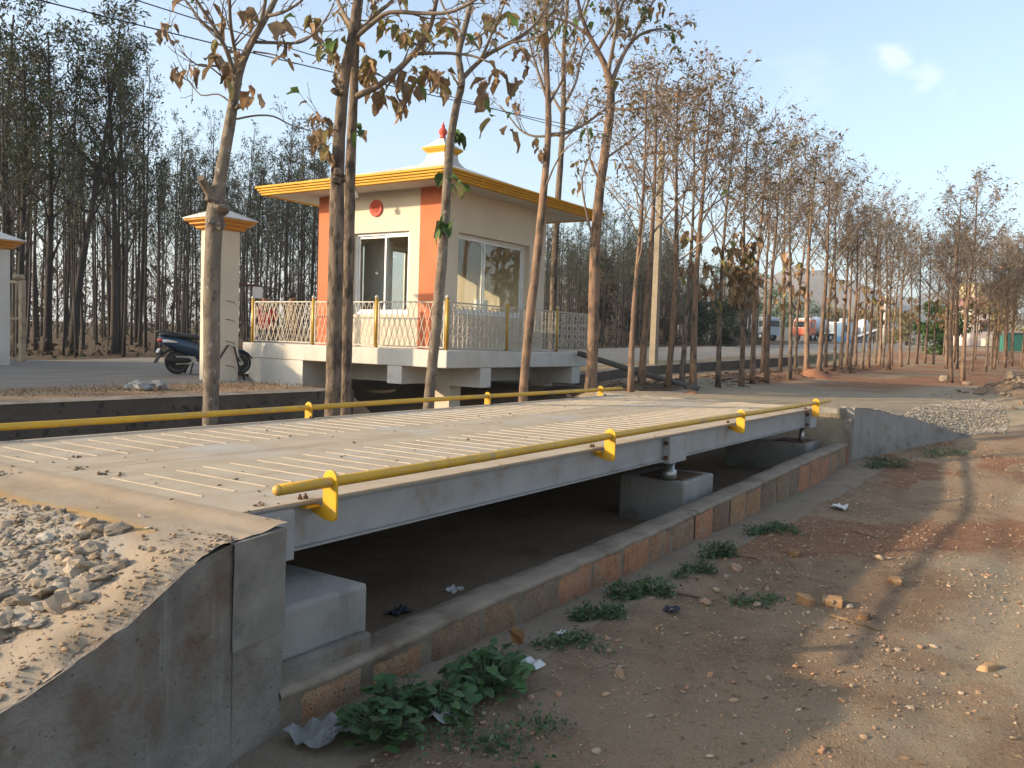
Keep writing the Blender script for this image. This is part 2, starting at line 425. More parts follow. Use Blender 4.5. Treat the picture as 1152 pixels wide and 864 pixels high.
def soil_mat(name):
    """earth: painted zones (attribute) of red earth, pale dust and lightened sunlit ground, road concrete, plus noise"""
    m, nt, bs = _nt(name)
    vec = coords(nt)
    zone = N(nt, 'ShaderNodeAttribute', attribute_name='zone')    # r = red earth, g = pale dust and sunlit foreground made lighter, b = road surface
    zone2 = N(nt, 'ShaderNodeAttribute', attribute_name='zone2')  # r = concrete apron, g = leaf litter / forest floor, b = dry grass
    sp = nt.nodes.new('ShaderNodeSeparateColor'); nt.links.new(zone.outputs['Color'], sp.inputs[0])
    sp2 = nt.nodes.new('ShaderNodeSeparateColor'); nt.links.new(zone2.outputs['Color'], sp2.inputs[0])
    big = noise(nt, vec, .7, 6, .6); med = noise(nt, vec, 5, 7, .65); fine = noise(nt, vec, 38, 6, .7); grit = noise(nt, vec, 120, 3, .6)
    base = mixc(nt, ramp(nt, med, .3, .7), (.34, .225, .138, 1), (.225, .145, .088, 1))
    base = mixc(nt, ramp(nt, big, .42, .62), base, (.39, .27, .17, 1))
    red = mixc(nt, ramp(nt, med, .3, .7), (.34, .165, .088, 1), (.25, .125, .068, 1))
    pale = mixc(nt, ramp(nt, med, .3, .7), (.46, .37, .255, 1), (.37, .285, .19, 1))
    road = mixc(nt, ramp(nt, noise(nt, coords(nt, (.35, 1.5, 1)), 1.3, 6, .6), .35, .65), (.34, .30, .25, 1), (.26, .235, .20, 1))
    def zmix(z, jit, col, c2):
        a = nt.nodes.new('ShaderNodeMath'); a.operation = 'ADD'
        s = nt.nodes.new('ShaderNodeMath'); s.operation = 'MULTIPLY_ADD'; s.inputs[1].default_value = jit; s.inputs[2].default_value = -jit / 2
        nt.links.new(med, s.inputs[0]); nt.links.new(z, a.inputs[0]); nt.links.new(s.outputs[0], a.inputs[1])
        return mixc(nt, ramp(nt, a.outputs[0], .3, .7), col, c2)
    col = zmix(sp.outputs[0], 1.2, base, red)
    col = zmix(sp.outputs[1], 1.3, col, pale)
    col = zmix(sp.outputs[2], .4, col, road)
    ap = mixc(nt, ramp(nt, med, .3, .7), (.43, .33, .235, 1), (.35, .265, .185, 1))
    col = zmix(sp2.outputs[0], .5, col, ap)
    lit = mixc(nt, ramp(nt, fine, .35, .65), (.155, .105, .065, 1), (.08, .055, .036, 1))
    col = zmix(sp2.outputs[1], .6, col, lit)
    gr = mixc(nt, ramp(nt, fine, .35, .65), (.24, .20, .10, 1), (.15, .14, .06, 1))
    col = zmix(sp2.outputs[2], 1.4, col, gr)
    col = mixc(nt, ramp(nt, fine, .53, .70), col, (.40, .30, .20, 1))
    col = mixc(nt, ramp(nt, grit, .62, .68), col, (.50, .43, .34, 1))
    col = mixc(nt, ramp(nt, noise(nt, vec, 85, 3, .6), .66, .72), col, (.09, .06, .042, 1))
    nt.links.new(col, bs.inputs['Base Color'])
    bs.inputs['Roughness'].default_value = .97
    bs.inputs['Specular IOR Level'].default_value = .15
    ad = nt.nodes.new('ShaderNodeMath'); ad.operation = 'MULTIPLY_ADD'; ad.inputs[1].default_value = .5
    nt.links.new(grit, ad.inputs[0]); nt.links.new(fine, ad.inputs[2])
    bumpit(nt, bs, ad.outputs[0], 1.0, .045)
    return m
M['soil'] = soil_mat('earth')

def rampsurf():
    m, nt, bs = _nt('dusty_ramp_surface')
    vec = coords(nt)
    zone = N(nt, 'ShaderNodeAttribute', attribute_name='zone')
    sp = nt.nodes.new('ShaderNodeSeparateColor'); nt.links.new(zone.outputs['Color'], sp.inputs[0])
    med = noise(nt, vec, 5, 7, .65); fine = noise(nt, vec, 110, 5, .75)
    col = mixc(nt, ramp(nt, med, .3, .7), (.40, .305, .205, 1), (.31, .23, .15, 1))
    col = mixc(nt, ramp(nt, noise(nt, vec, 1.6, 6, .6), .45, .65), col, (.36, .285, .205, 1))
    col = mixc(nt, ramp(nt, fine, .62, .78), col, (.24, .165, .10, 1))
    och = mixc(nt, ramp(nt, fine, .3, .7), (.50, .30, .11, 1), (.40, .24, .10, 1))
    gry = mixc(nt, ramp(nt, fine, .3, .7), (.36, .33, .28, 1), (.24, .21, .175, 1))
    col = mixc(nt, sp.outputs[0], col, och)
    col = mixc(nt, sp.outputs[1], col, gry)
    nt.links.new(col, bs.inputs['Base Color']); bs.inputs['Roughness'].default_value = .95; bs.inputs['Specular IOR Level'].default_value = .15
    bumpit(nt, bs, fine, .5, .008)
    return m
M['ramp'] = rampsurf()
M['hill'] = mat('hill_scrub', (.20, .145, .11), (.15, .115, .085), .01, 1.0, stain=(.11, .105, .065), stain_scale=.03, stain_lo=.45, stain_hi=.6, bump=.5, bscale=.2, bdist=5)
# ================================================================== world and sun
SUN_A, SUN_E = math.radians(43), math.radians(18)
sdir = Vector((math.cos(SUN_A) * math.cos(SUN_E), -math.sin(SUN_A) * math.cos(SUN_E), -math.sin(SUN_E)))   # the way the light travels
w = bpy.data.worlds.new('World'); C.world = w; w.use_nodes = True
nt = w.node_tree
bg = nt.nodes['Background']
sky = nt.nodes.new('ShaderNodeTexSky'); sky.sky_type = 'NISHITA'; sky.sun_disc = False
sky.sun_elevation = SUN_E; sky.sun_rotation = math.atan2(-sdir.x, -sdir.y)
sky.altitude = 600; sky.air_density = 1.0; sky.dust_density = 4.0; sky.ozone_density = 1.6
# thin high cloud wisps
tc = nt.nodes.new('ShaderNodeTexCoord')
def wisp(px, py, rad, s):
    d = (RM @ Vector(((px - 576) / F_PX, -(py - 432) / F_PX, -1))).normalized()
    dp = nt.nodes.new('ShaderNodeVectorMath'); dp.operation = 'DISTANCE'; dp.inputs[1].default_value = d
    nt.links.new(tc.outputs['Generated'], dp.inputs[0])
    mp = nt.nodes.new('ShaderNodeMapping'); mp.inputs['Scale'].default_value = (1, 1, 2.2); nt.links.new(tc.outputs['Generated'], mp.inputs['Vector'])
    nz = N(nt, 'ShaderNodeTexNoise', Scale=22, Detail=7, Roughness=.62); nt.links.new(mp.outputs[0], nz.inputs['Vector'])
    a = nt.nodes.new('ShaderNodeMath'); a.operation = 'MULTIPLY_ADD'; a.inputs[1].default_value = rad * 3.4; a.inputs[2].default_value = -rad * 1.6
    nt.links.new(nz.outputs['Fac'], a.inputs[0])
    b = nt.nodes.new('ShaderNodeMath'); b.operation = 'ADD'; nt.links.new(dp.outputs['Value'], b.inputs[0]); nt.links.new(a.outputs[0], b.inputs[1])
    r = nt.nodes.new('ShaderNodeMapRange'); r.interpolation_type = 'SMOOTHSTEP'
    r.inputs['From Min'].default_value = 0; r.inputs['From Max'].default_value = rad; r.inputs['To Min'].default_value = s; r.inputs['To Max'].default_value = 0
    nt.links.new(b.outputs[0], r.inputs['Value'])
    return r.outputs['Result']
hs_ = nt.nodes.new('ShaderNodeHueSaturation'); hs_.inputs['Saturation'].default_value = .82; nt.links.new(sky.outputs['Color'], hs_.inputs['Color'])
scol = mixc(nt, 1.0, hs_.outputs['Color'], (.94, 1.0, 1.0, 1), 'MULTIPLY')
for a in ((1003, 62, .022, .34), (1044, 85, .019, .28), (1070, 105, .016, .15), (900, 95, .05, .10)):
    scol = mixc(nt, wisp(*a), scol, (4.2, 4.15, 4.15, 1))
nt.links.new(scol, bg.inputs['Color'])
bg.inputs['Strength'].default_value = .15
sl = bpy.data.lights.new('sun', 'SUN'); sl.energy = 3.2; sl.angle = math.radians(.9); sl.color = (1.0, .79, .55)
so = bpy.data.objects.new('sun', sl); COL.objects.link(so)
so.rotation_euler = sdir.to_track_quat('-Z', 'Y').to_euler()
so.location = (-20, 20, 20)
C.view_settings.view_transform = 'Standard'; C.view_settings.look = 'None'; C.view_settings.gamma = 1; C.view_settings.exposure = 1.27
C.view_settings.use_curve_mapping = False
C.cycles.use_denoising = True
C.cycles.max_bounces = 8; C.cycles.transparent_max_bounces = 12; C.cycles.diffuse_bounces = 3

# ================================================================== ground
def axis(parts):
    r = []
    for a, b, s in parts:
        n = max(1, int(round((b - a) / s))); r += [a + (b - a) * i / n for i in range(n)]
    return np.array(r + [parts[-1][1]])
xs = axis([(-1600, -200, 200), (-200, -30, 17), (-30, 0, 1.5), (0, 1.5, .12), (1.5, 8, .045), (8, 13, .07), (13, 20, .12), (20, 36, .25), (36, 70, 1), (70, 150, 4), (150, 500, 35), (500, 2600, 150)])
ys = axis([(-1600, -200, 200), (-200, -20, 15), (-20, -3, .6), (-3, -.8, .12), (-.8, 2.8, .04), (2.8, 9.2, .16), (9.2, 9.75, .09), (9.75, 11.3, .06), (11.3, 14, .15), (14, 30, .7), (30, 60, 3), (60, 200, 12), (200, 2600, 200)])
X, Y = np.meshgrid(xs, ys)
Z = H(X, Y)
v = np.stack([X, Y, Z], -1).reshape(-1, 3)
nx, ny = len(xs), len(ys)
import bisect
_xl, _yl, _zl = xs.tolist(), ys.tolist(), Z.tolist()
def Hs(x, y):
    """height of the ground sheet itself, read back from its grid"""
    i_ = min(max(bisect.bisect_right(_xl, x) - 1, 0), nx - 2); j_ = min(max(bisect.bisect_right(_yl, y) - 1, 0), ny - 2)
    u = (x - _xl[i_]) / (_xl[i_ + 1] - _xl[i_]); v_ = (y - _yl[j_]) / (_yl[j_ + 1] - _yl[j_])
    a, b = _zl[j_], _zl[j_ + 1]
    return (a[i_] * (1 - u) + a[i_ + 1] * u) * (1 - v_) + (b[i_] * (1 - u) + b[i_ + 1] * u) * v_
i = np.arange(ny - 1)[:, None] * nx + np.arange(nx - 1)[None, :]
fc = np.stack([i, i + 1, i + nx + 1, i + nx], -1).reshape(-1, 4)
gm = bpy.data.meshes.new('ground')
gm.vertices.add(len(v)); gm.vertices.foreach_set('co', v.astype(np.float32).ravel())
gm.loops.add(fc.size); gm.loops.foreach_set('vertex_index', fc.astype(np.int32).ravel())
gm.polygons.add(len(fc)); gm.polygons.foreach_set('loop_start', np.arange(0, fc.size, 4, dtype=np.int32)); gm.polygons.foreach_set('loop_total', np.full(len(fc), 4, dtype=np.int32))
gm.polygons.foreach_set('use_smooth', np.ones(len(fc), dtype=bool))
gm.update(calc_edges=True); gm.validate()
n1 = fbm(X * .35, Y * .35, 51); n2 = fbm(X * 1.1, Y * 1.1, 52); n3 = fbm(X * .16, Y * .5, 53)
red = ss(.52, .66, n2) * .7 * (Y < 2.5) * ss(6, 9, X) * (1 - ss(24, 30, X))
red = np.maximum(red, np.exp(-((X - 9.2 - (Y - .4) * -1.2) / 1.1) ** 2) * ss(-1.2, 0, Y) * (Y < 2.4) * .95)
red = np.maximum(red, ss(21, 25, X) * (Y < 9.6) * ss(.36, .52, n1 * .5 + n3 * .5) * (1 - ss(60, 90, X)))
red = np.maximum(red, np.exp(-((Y - 7.5) / .9) ** 2) * ss(14.5, 17, X) * (1 - ss(40, 50, X)) * .9)
pale = ss(.42, .58, n1) * ss(1.3, .5, Y + .5 * (n2 - .5)) * ss(3.2, 4.4, X + .7 * (1.2 - Y)) * (1 - ss(11, 15, X)) * .75  # sun on the foreground earth put into its colour, broken up by noise
pale = np.maximum(pale, np.exp(-(((X - 7.4) / .5) ** 2)) * ss(1.2, .6, Y) * .9)
pale = np.maximum(pale, ss(12.2, 12.4, X) * (Y > wing_y(X)) * (Y < 8) * (1 - ss(18, 24, X)) * 1.1)
pale = np.maximum(pale, ss(14, 17, X) * (1 - ss(24, 30, X)) * np.exp(-((Y - 2.2) / 1.8) ** 2))
heap = np.exp(-(((X - 22.8) / 2.3) ** 2 + ((Y - .9) / 1.2) ** 2))
pale = pale * (1 - ss(.2, .5, heap)); red = red * (1 - ss(.25, .6, heap))
road = ss(11.6, 12.6, Y + 1.2 * (n1 - .5)) * (1 - ss(21.8, 22.8, Y + 1.0 * (n1 - .5)))
apron = ss(2.14, 2.22, Y + .2 * (n2 - .5)) * (Y < 2.75) * (X < 12.7)
litter = ss(21.6, 22.6, Y + 1.0 * (n1 - .5)) * (1 - ss(90, 130, X)) * 1.0
litter = np.maximum(litter, ss(.3, .7, heap) * .6)
litter = np.maximum(litter, .65 * (Y > 6.8) * (Y < 9.8) * (X < 17))
grass = ss(.46, .6, n2) * np.exp(-((Y - 10.9) / .6) ** 2) * 1.0
grass = np.maximum(grass, ss(.45, .6, n2) * np.exp(-((Y - wall_y(X) - .9) / .9) ** 2) * (X > 18))
for nm, chans in (('zone', (red, pale, road)), ('zone2', (apron, litter, grass))):
    a = gm.attributes.new(nm, 'FLOAT_COLOR', 'POINT')
    arr = np.ones((X.size, 4), dtype=np.float32)
    for k, c_ in enumerate(chans): arr[:, k] = np.clip(c_, 0, 1.2).ravel()
    a.data.foreach_set('color', arr.ravel())
gm.materials.append(M['soil'])
g = bpy.data.objects.new('ground', gm); COL.objects.link(g); tag(g, kind='structure')

# left approach ramp, gravel-topped
WING = [(2.345, 2.648), (2.07, 2.60), (1.83, 2.555), (1.53, 2.43), (1.29, 2.375), (1.1, 2.34), (.5, 2.18), (-.3, 1.98), (-1.4, 1.7), (-2.4, 1.45)]
def wl_y(x):
    for (xa, ya), (xb, yb) in zip(WING, WING[1:]):
        if xb <= x <= xa: return ya + (yb - ya) * (xa - x) / (xa - xb)
    return WING[0][1] if x > 0 else WING[-1][1]
def ramp_z(x, y):
    z = -.004 + .017 * float(ss(2.2, 2.33, x)) - .27 * max(0, 1.93 - x) * (1 if x < 1.77 else (1.93 - x) / .16)
    e = y - wl_y(x)
    z -= .035 * math.exp(-(e / .07) ** 2) * float(ss(2.02, 1.8, x)) * (.5 + float(fbm(x * 6, y * 6, 71)))
    z += .022 * float(fbm(x * 7, y * 7, 72, 3) - .45) * float(ss(2.33, 1.9, x))
    z += (.006 + .022 * math.exp(-(e / .3) ** 2)) * float(fbm(x * 19, y * 19, 74, 3) - .45) * float(ss(2.3, 2.1, x))
    return z
mb = MB()
rx = [-3 + .25 * k for k in range(16)] + [1 + .022 * k for k in range(62)] + [2.37]
zones = []
for a in rx:
    y0 = wl_y(min(a, 2.345)) + .012
    for k in range(61):
        y = y0 + (6.75 - y0) * (k / 60) ** 1.25
        mb.v.append((a, y, ramp_z(a, y)))
        oc = math.exp(-((a - 1.955 - .05 * (float(vn(y * 4, 0, 5)) - .5)) / .04) ** 2) * (y > 2.95) * (.6 + .8 * float(vn(y * 9, a * 9, 15)))
        gv = float(ss(1.95, 1.88, a + .1 * (float(vn(a * 6, y * 6, 6)) - .5)) * ss(2.66 + .4 * float(ss(1.6, 1.97, a)), 2.78 + .4 * float(ss(1.6, 1.97, a)), y + .12 * (float(vn(a * 5, y * 5, 8)) - .5)))
        gv = max(gv, .8 * math.exp(-((a - 2.12) / .16) ** 2) * float(ss(4.75, 5.2, y)))
        zones.append((min(1, oc * 1.25), gv * .8, 0, 1))
for a in range(len(rx) - 1):
    for k in range(60):
        p = a * 61 + k
        mb.face((p, p + 61, p + 62, p + 1), 0, None, True)
ro = mb.build('ramp', M['ramp'])
za = ro.data.attributes.new('zone', 'FLOAT_COLOR', 'POINT'); za.data.foreach_set('color', np.array(zones, dtype=np.float32).ravel())
tag(ro, kind='structure')

# ================================================================== masonry
def rough_face(mb, a, b_, z0, ztop, mi, thick, seed, nrm, jag=0):
    """a wall panel from plan point a to b, its top edge rising from ztop[0] to ztop[1], gridded with a slightly uneven face"""
    a = Vector((*a, 0)); b_ = Vector((*b_, 0)); L = (b_ - a).length
    nu = max(2, int(L / .06)); nv = 14; n3 = Vector((*nrm, 0))
    base = len(mb.v)
    for iu in range(nu + 1):
        p = a.lerp(b_, iu / nu); zt = ztop[0] + (ztop[1] - ztop[0]) * iu / nu + jag * 2 * (float(fbm((p.x - p.y) * 9, seed, 87, 3)) - .45)
        for iv in range(nv + 1):
            z = z0 + (zt - z0) * iv / nv
            k = .012 * (float(fbm((p.x - p.y) * 6 + seed, z * 6, 81, 3)) - .5)
            q = p + n3 * k
            mb.v.append((q.x, q.y, z))
    for iu in range(nu):
        for iv in range(nv):
            q = base + iu * (nv + 1) + iv
            mb.face((q, q + nv + 1, q + nv + 2, q + 1), mi, None, True)
    # top and back
    ta = a - n3 * thick; tb = b_ - n3 * thick
    mb.poly([(a.x, a.y, ztop[0]), (b_.x, b_.y, ztop[1]), (tb.x, tb.y, ztop[1] - .004), (ta.x, ta.y, ztop[0] - .004)], mi)
    mb.poly([(tb.x, tb.y, z0), (ta.x, ta.y, z0), (ta.x, ta.y, ztop[0] - .004), (tb.x, tb.y, ztop[1] - .004)], mi)
t = thing('concrete_abutment', (2.3, 2.65, -.85), 'stained concrete abutment holding up the gravel ramp at the near end of the weighbridge', 'abutment')
mb = MB()
for (xa, ya), (xb, yb) in zip(WING[1:], WING[2:]):
    za_, zb_ = ramp_z(xa, ya + .05) - .01, ramp_z(xb, yb + .05) - .01
    d = Vector((xb - xa, yb - ya)).normalized(); n_ = (-d.y, d.x)
    if n_[1] > 0: n_ = (d.y, -d.x)
    rough_face(mb, (xb, yb), (xa, ya), -1.05, (zb_, za_), 0, .2, 3.1, n_, .022)
mb.build('wing_wall', M['concrete_old'], t)
mb = MB()
rough_face(mb, (2.045, 2.586), (2.345, 2.64), -.42, (-.008, -.004), 0, .2, 1.0, (.1, -1))
mb.build('end_block', M['concrete_patch'], t)
mb = MB()
rough_face(mb, (2.05, 2.594), (2.338, 2.645), -1.05, (-.42, -.42), 0, .2, 5.0, (.1, -1))
mb.build('plastered_base', M['concrete_old'], t)
mb = MB(); mb.box(2.05, 2.345, 2.66, 6.6, -1.0, -.02, 0); mb.build('end_wall', M['concrete'], t)
# pedestals under the deck corners and middle
def pedestal(name, x0, x1, y0, y1, z1, label, m='concrete'):
    t = thing(name, ((x0 + x1) / 2, (y0 + y1) / 2, -.86), label, 'concrete block')
    mb = MB(); mb.box(x0, x1, y0, y1, -.95, z1); bevel(mb.build('block', M[m], t), .02)
    mb = MB(); xc, yc = (x0 + x1) / 2, (y0 + y1) / 2
    return t
t = pedestal('concrete_pedestal', 2.347, 2.955, 2.76, 3.5, -.385, 'stepped grey concrete pedestal in the corner beside the near abutment')
mb = MB(); mb.box(2.347, 2.93, 2.70, 2.758, -.95, -.6); bevel(mb.build('step', M['concrete_old'], t), .02)
t = pedestal('concrete_pedestal', 7.27, 8.02, 2.95, 3.6, -.45, 'low concrete pedestal under the middle of the weighbridge deck')
mb = MB(); mb.box(7.33, 7.83, 3.0, 3.42, -.449, -.437); mb.build('base_plate', M['rust'], t)
mb = MB(); mb.lathe([(.075, -.437), (.075, -.36), (.055, -.35), (.055, -.262)], (7.30, 3.12, 0), 12); mb.build('load_cell', M['steel'], t)
t = pedestal('concrete_pedestal', 11.55, 12.35, 3.0, 4.1, -.46, 'shaded concrete pedestal at the far end of the pit under the deck')
mb = MB(); mb.box(11.6, 12.1, 3.05, 3.45, -.459, -.447); mb.build('base_plate', M['rust'], t)
mb = MB(); mb.lathe([(.05, -.447), (.035, -.37), (.035, -.262)], (11.75, 3.12, 0), 12); mb.build('load_cell', M['steel'], t)

# far abutment with its splayed wing wall
t = thing('concrete_abutment', (12.5, 2.65, -.8), 'smooth grey concrete abutment with a splayed wing wall at the far end of the weighbridge', 'abutment')
mb = MB()
topz = lambda x: -.0 - .11 * float(ss(12.6, 13.6, x)) - .42 * float(ss(13.2, 15.9, x))
wp = [12.55, 13.0, 13.5, 14, 14.5, 15, 15.5, 16.2]
for xa, xb in zip(wp, wp[1:]):
    rough_face(mb, (xa, float(wing_y(xa))), (xb, float(wing_y(xb))), -1.05, (topz(xa), topz(xb)), 0, .2, 8, (-.371, -.928))
mb.poly([(12.55, 2.62, -1.05), (12.55, 2.62, 0), (12.624, 2.806, 0), (12.624, 2.806, -1.05)])
mb.build('wing_wall', M['concrete'], t)
mb = MB(); mb.box(12.36, 12.56, 2.81, 6.6, -1.0, -.014); mb.build('end_wall', M['concrete'], t)
mb = MB(); mb.box(12.36, 12.548, 2.62, 2.808, -1.0, -.16); mb.build('corner_block', M['concrete_old'], t)

# block wall along the pit
t = thing('block_wall', (2.4, 2.65, -.85), 'low wall of red and grey laterite blocks running along the open pit', 'wall')
mb = MB(); mo = MB()
rr = random.Random(5)
x = 2.40; k = 0
wt = lambda x: -.672 + .03 * float(ss(2.8, 4, x)) + .155 * float(ss(4.2, 12.4, x))
tints = [(1.0, .86, .70), (.95, .80, .62), (.62, .62, .58), (.70, .68, .62), (.66, .68, .66), (1.1, .82, .68), (1.05, .78, .64), (1.1, .80, .66), (.95, .8, .7), (.8, .78, .72), (1.12, .80, .66), (.62, .6, .56)]
while x < 12.3:
    L = rr.uniform(.40, .47) if x < 6 else rr.uniform(.42, .5)
    y0 = 2.632 + rr.uniform(-.01, .01); x1 = min(x + L - .028, 12.33)
    # each block face is a small uneven grid
    n0 = len(mb.v); nu, nv = 7, 6
    for iu in range(nu + 1):
        for iv in range(nv + 1):
            u = iu / nu; v_ = iv / nv; px = x + .006 + (x1 - x) * u
            e = max(0, 1 - min(u, 1 - u) * 9, 1 - min(1 - v_, 1) * 8) * .014
            mb.v.append((px + rr.uniform(-.004, .004) * (0 < iu < nu), y0 + e + .012 * (float(fbm(px * 14, v_ * 3 + k, 83, 3)) - .4), -.97 + (wt(px) - .03 - rr.uniform(0, .012) * (iv == nv) + .97) * v_))
    for iu in range(nu):
        for iv in range(nv): q = n0 + iu * (nv + 1) + iv; mb.face((q, q + nv + 1, q + nv + 2, q + 1), 0, tints[k % len(tints)], True)
    mb.box(x + .006, x1, y0 + .035, 2.82, -.97, wt(x + L / 2) - .035, 0, tints[k % len(tints)])
    x += L; k += 1
# one uneven bed of mortar behind, between and over the blocks
n0 = len(mo.v); nu = 170
for iu in range(nu + 1):
    px = 2.325 + (12.34 - 2.325) * iu / nu; zt = wt(px) + .014 * (float(fbm(px * 5, 2, 85)) - .5) + rr.uniform(-.003, .003)
    yf = 2.646 + .012 * (float(fbm(px * 8, 4, 86)) - .5)
    for (yy, zz) in ((yf, -.97), (yf, zt - .034 - .012 * float(vn(px * 9, 0, 3))), (yf - .012, zt - .03), (yf - .004, zt - .006), (yf + .02, zt), (2.75, zt + .006 * rr.random()), (2.83, zt - .004), (2.846, zt - .02), (2.846, -.97)): mo.v.append((px, yy, zz))
for iu in range(nu):
    for j in range(8): q = n0 + iu * 9 + j; mo.face((q, q + 9, q + 10, q + 1), 0, None, True)
mb.build('block_course', M['laterite'], t)
mo.build('mortar_bed', M['mortar'], t)
# far side of the pit, added and raised to keep sunlight out
t = thing('pit_wall', (7, 6.3, -.85), 'dark concrete wall added at the back of the pit to keep sunlight from under the weighbridge', 'wall')
mb = MB(); mb.box(2.35, 12.36, 6.2, 6.42, -1.0, -.06); mb.build('wall', M['concrete_old'], t)
# earth retaining wall along the road
t = thing('retaining_wall', (6, 9.8, -.85), 'long dark retaining wall holding the road above the ditch behind the weighbridge', 'wall')
mb = MB(); mo = MB()
px_ = [-14, -6, 0, 3, 6, 8, 10.05, None, 17.8, 19, 21, 23, 25, 28, 31, 34, 37, 40]
for a, b_ in zip(px_, px_[1:]):
    if a is None or b_ is None: continue
    ya, yb = float(wall_y(a)), float(wall_y(b_)); za_, zb_ = float(Rprof(a)), float(Rprof(b_))
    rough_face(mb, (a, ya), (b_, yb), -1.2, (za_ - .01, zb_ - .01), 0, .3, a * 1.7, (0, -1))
    mo.poly([(a, ya - .012, za_ - .01), (b_, yb - .012, zb_ - .01), (b_, yb + .25, zb_ + .012), (a, ya + .25, za_ + .012)])
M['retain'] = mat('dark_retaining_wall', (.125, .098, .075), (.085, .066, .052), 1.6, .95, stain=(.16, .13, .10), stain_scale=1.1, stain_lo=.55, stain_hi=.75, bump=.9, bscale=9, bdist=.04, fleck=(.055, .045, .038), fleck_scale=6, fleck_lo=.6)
rough_face(mb, (17.8, 14.2), (17.8, 10.1), -1.2, (-.06, -.06), 0, .3, 4, (-1, 0))
rough_face(mb, (11.3, 14.6), (17.8, 14.6), -1.2, (-.09, -.06), 0, .3, 6, (0, -1))
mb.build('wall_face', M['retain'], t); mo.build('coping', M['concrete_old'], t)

# ================================================================== weighbridge
WB = thing('weighbridge', (2.4, 3, 0), 'long steel weighbridge deck with dusty plates and yellow pipe rails on both sides', 'weighbridge')
DX0, DX1 = 2.40, 12.03
mb = MB()
mb.box(DX0, DX1, 3.0, 4.523, -.012, 0); mb.box(DX0, DX1, 4.531, 6.0, -.012, 0)
mb.box(DX0, DX1, 4.5, 4.56, -.03, -.013)
kx = 0; xx = 2.52
while xx < 11.95:
    for y0, y1 in ((3.43, 4.18), (4.94, 5.71)):
        j = rr.uniform(-.012, .012)
        mb.box(xx - .0045, xx + .0045, y0 + j, y1 + j, -.001, .0045, 1)
    xx += .1885
o = mb.build('deck_plate', [M['deck'], M['deck_bar']], WB)
for y0, y1 in ((3.05, 3.07), (5.93, 5.95)):
    mb = MB(); mb.box(DX0, DX1, y0, y1, -.225, -.013); mb.box(DX0, DX1, y0 - .03, y1 + .05, -.235, -.226); mb.box(DX0, DX1, y0 - .035, y1 + .05, -.024, -.0125)
    mb.build('side_beam', M['beam_paint'], WB)
for yc in (3.8, 4.5, 5.2):
    mb = MB(); mb.box(DX0, DX1, yc - .04, yc + .04, -.225, -.0135); mb.build('inner_beam', M['beam_paint'], WB)
for x0, x1 in ((2.42, 2.69), (6.99, 7.36), (11.62, 11.93)):
    mb = MB(); mb.box(x0, x1, 2.978, 3.15, -.258, -.030); mb.box(x0 + .004, x1 - .004, 2.985, 3.048, -.03, -.0245)
    o = mb.build('load_cell_box', M['beam_paint'], WB); bevel(o, .006)
    for zz in (-.075, -.205):
        mb = MB(); mb.lathe([(.02, 0), (.02, -.02), (.012, -.022), (.012, -.03)], (x0, 3.015, zz), 6, axis='x', smooth=False)
        bo = mb.build("bolt", M["rust"], WB); bo.parent = o
def guard_rail(y, x0, x1, brackets, sgn):
    mb = MB(); n = 40
    pts = []
    for k in range(n + 1):
        xx = x0 + (x1 - x0) * k / n
        pts.append((xx, y + .004 * math.sin(xx * 1.3), .089 + .004 * math.sin(xx * .9 + 1)))
    mb.tube(pts, .026, 14)
    for e, d in ((pts[0], -1), (pts[-1], 1)):
        mb.lathe([(.026, 0), (.024, d * .009), (.018, d * .018), (.006, d * .023)], e, 14, axis='x')
    rail = mb.build('guard_rail', M['yellow_rail'], WB)
    for bx in brackets:
        prof = []
        for k in range(9):
            a = PI * k / 8
            prof.append((y - sgn * .046 * math.cos(a), .098 + .046 * math.sin(a)))
        out = y - sgn * .046
        prof += [(y + sgn * .046, .012), (y + sgn * .046, -.036), (y + sgn * .125, -.036), (y + sgn * .125, -.07), (y + sgn * .02, -.1), (y - sgn * .022, -.1), (y - sgn * .038, -.094), (out, -.078)]
        if sgn < 0: prof = prof[::-1]
        m2 = MB(); m2.prism(prof, 0, bx - .007, bx + .007)
        br = m2.build('rail_bracket', M['yellow'], WB)
        br.parent = rail; bevel(br, .0035)
        # strap that bolts it to the deck edge
        m2 = MB(); ya, yb = sorted((y + sgn * .06, y + sgn * .118)); m2.box(bx - .09, bx - .0075, ya, yb, -.038, -.026)
        m3 = m2.build('bracket_strap', M['yellow'], WB); m3.parent = rail
        m2 = MB()
        for dx in (-.05, -.085):
            m2.lathe([(.012, 0), (.012, .012), (.006, .013), (.006, .024)], (bx + dx, y + sgn * .115, .0005), 6, smooth=False)
        m3 = m2.build('bracket_bolts', M['rust'], WB); m3.parent = rail
    return rail
guard_rail(2.93, 2.545, 12.38, (2.865, 5.735, 8.68, 11.66), 1)
guard_rail(6.07, -.2, 12.2, (2.77, 5.63, 8.55, 11.5), -1)
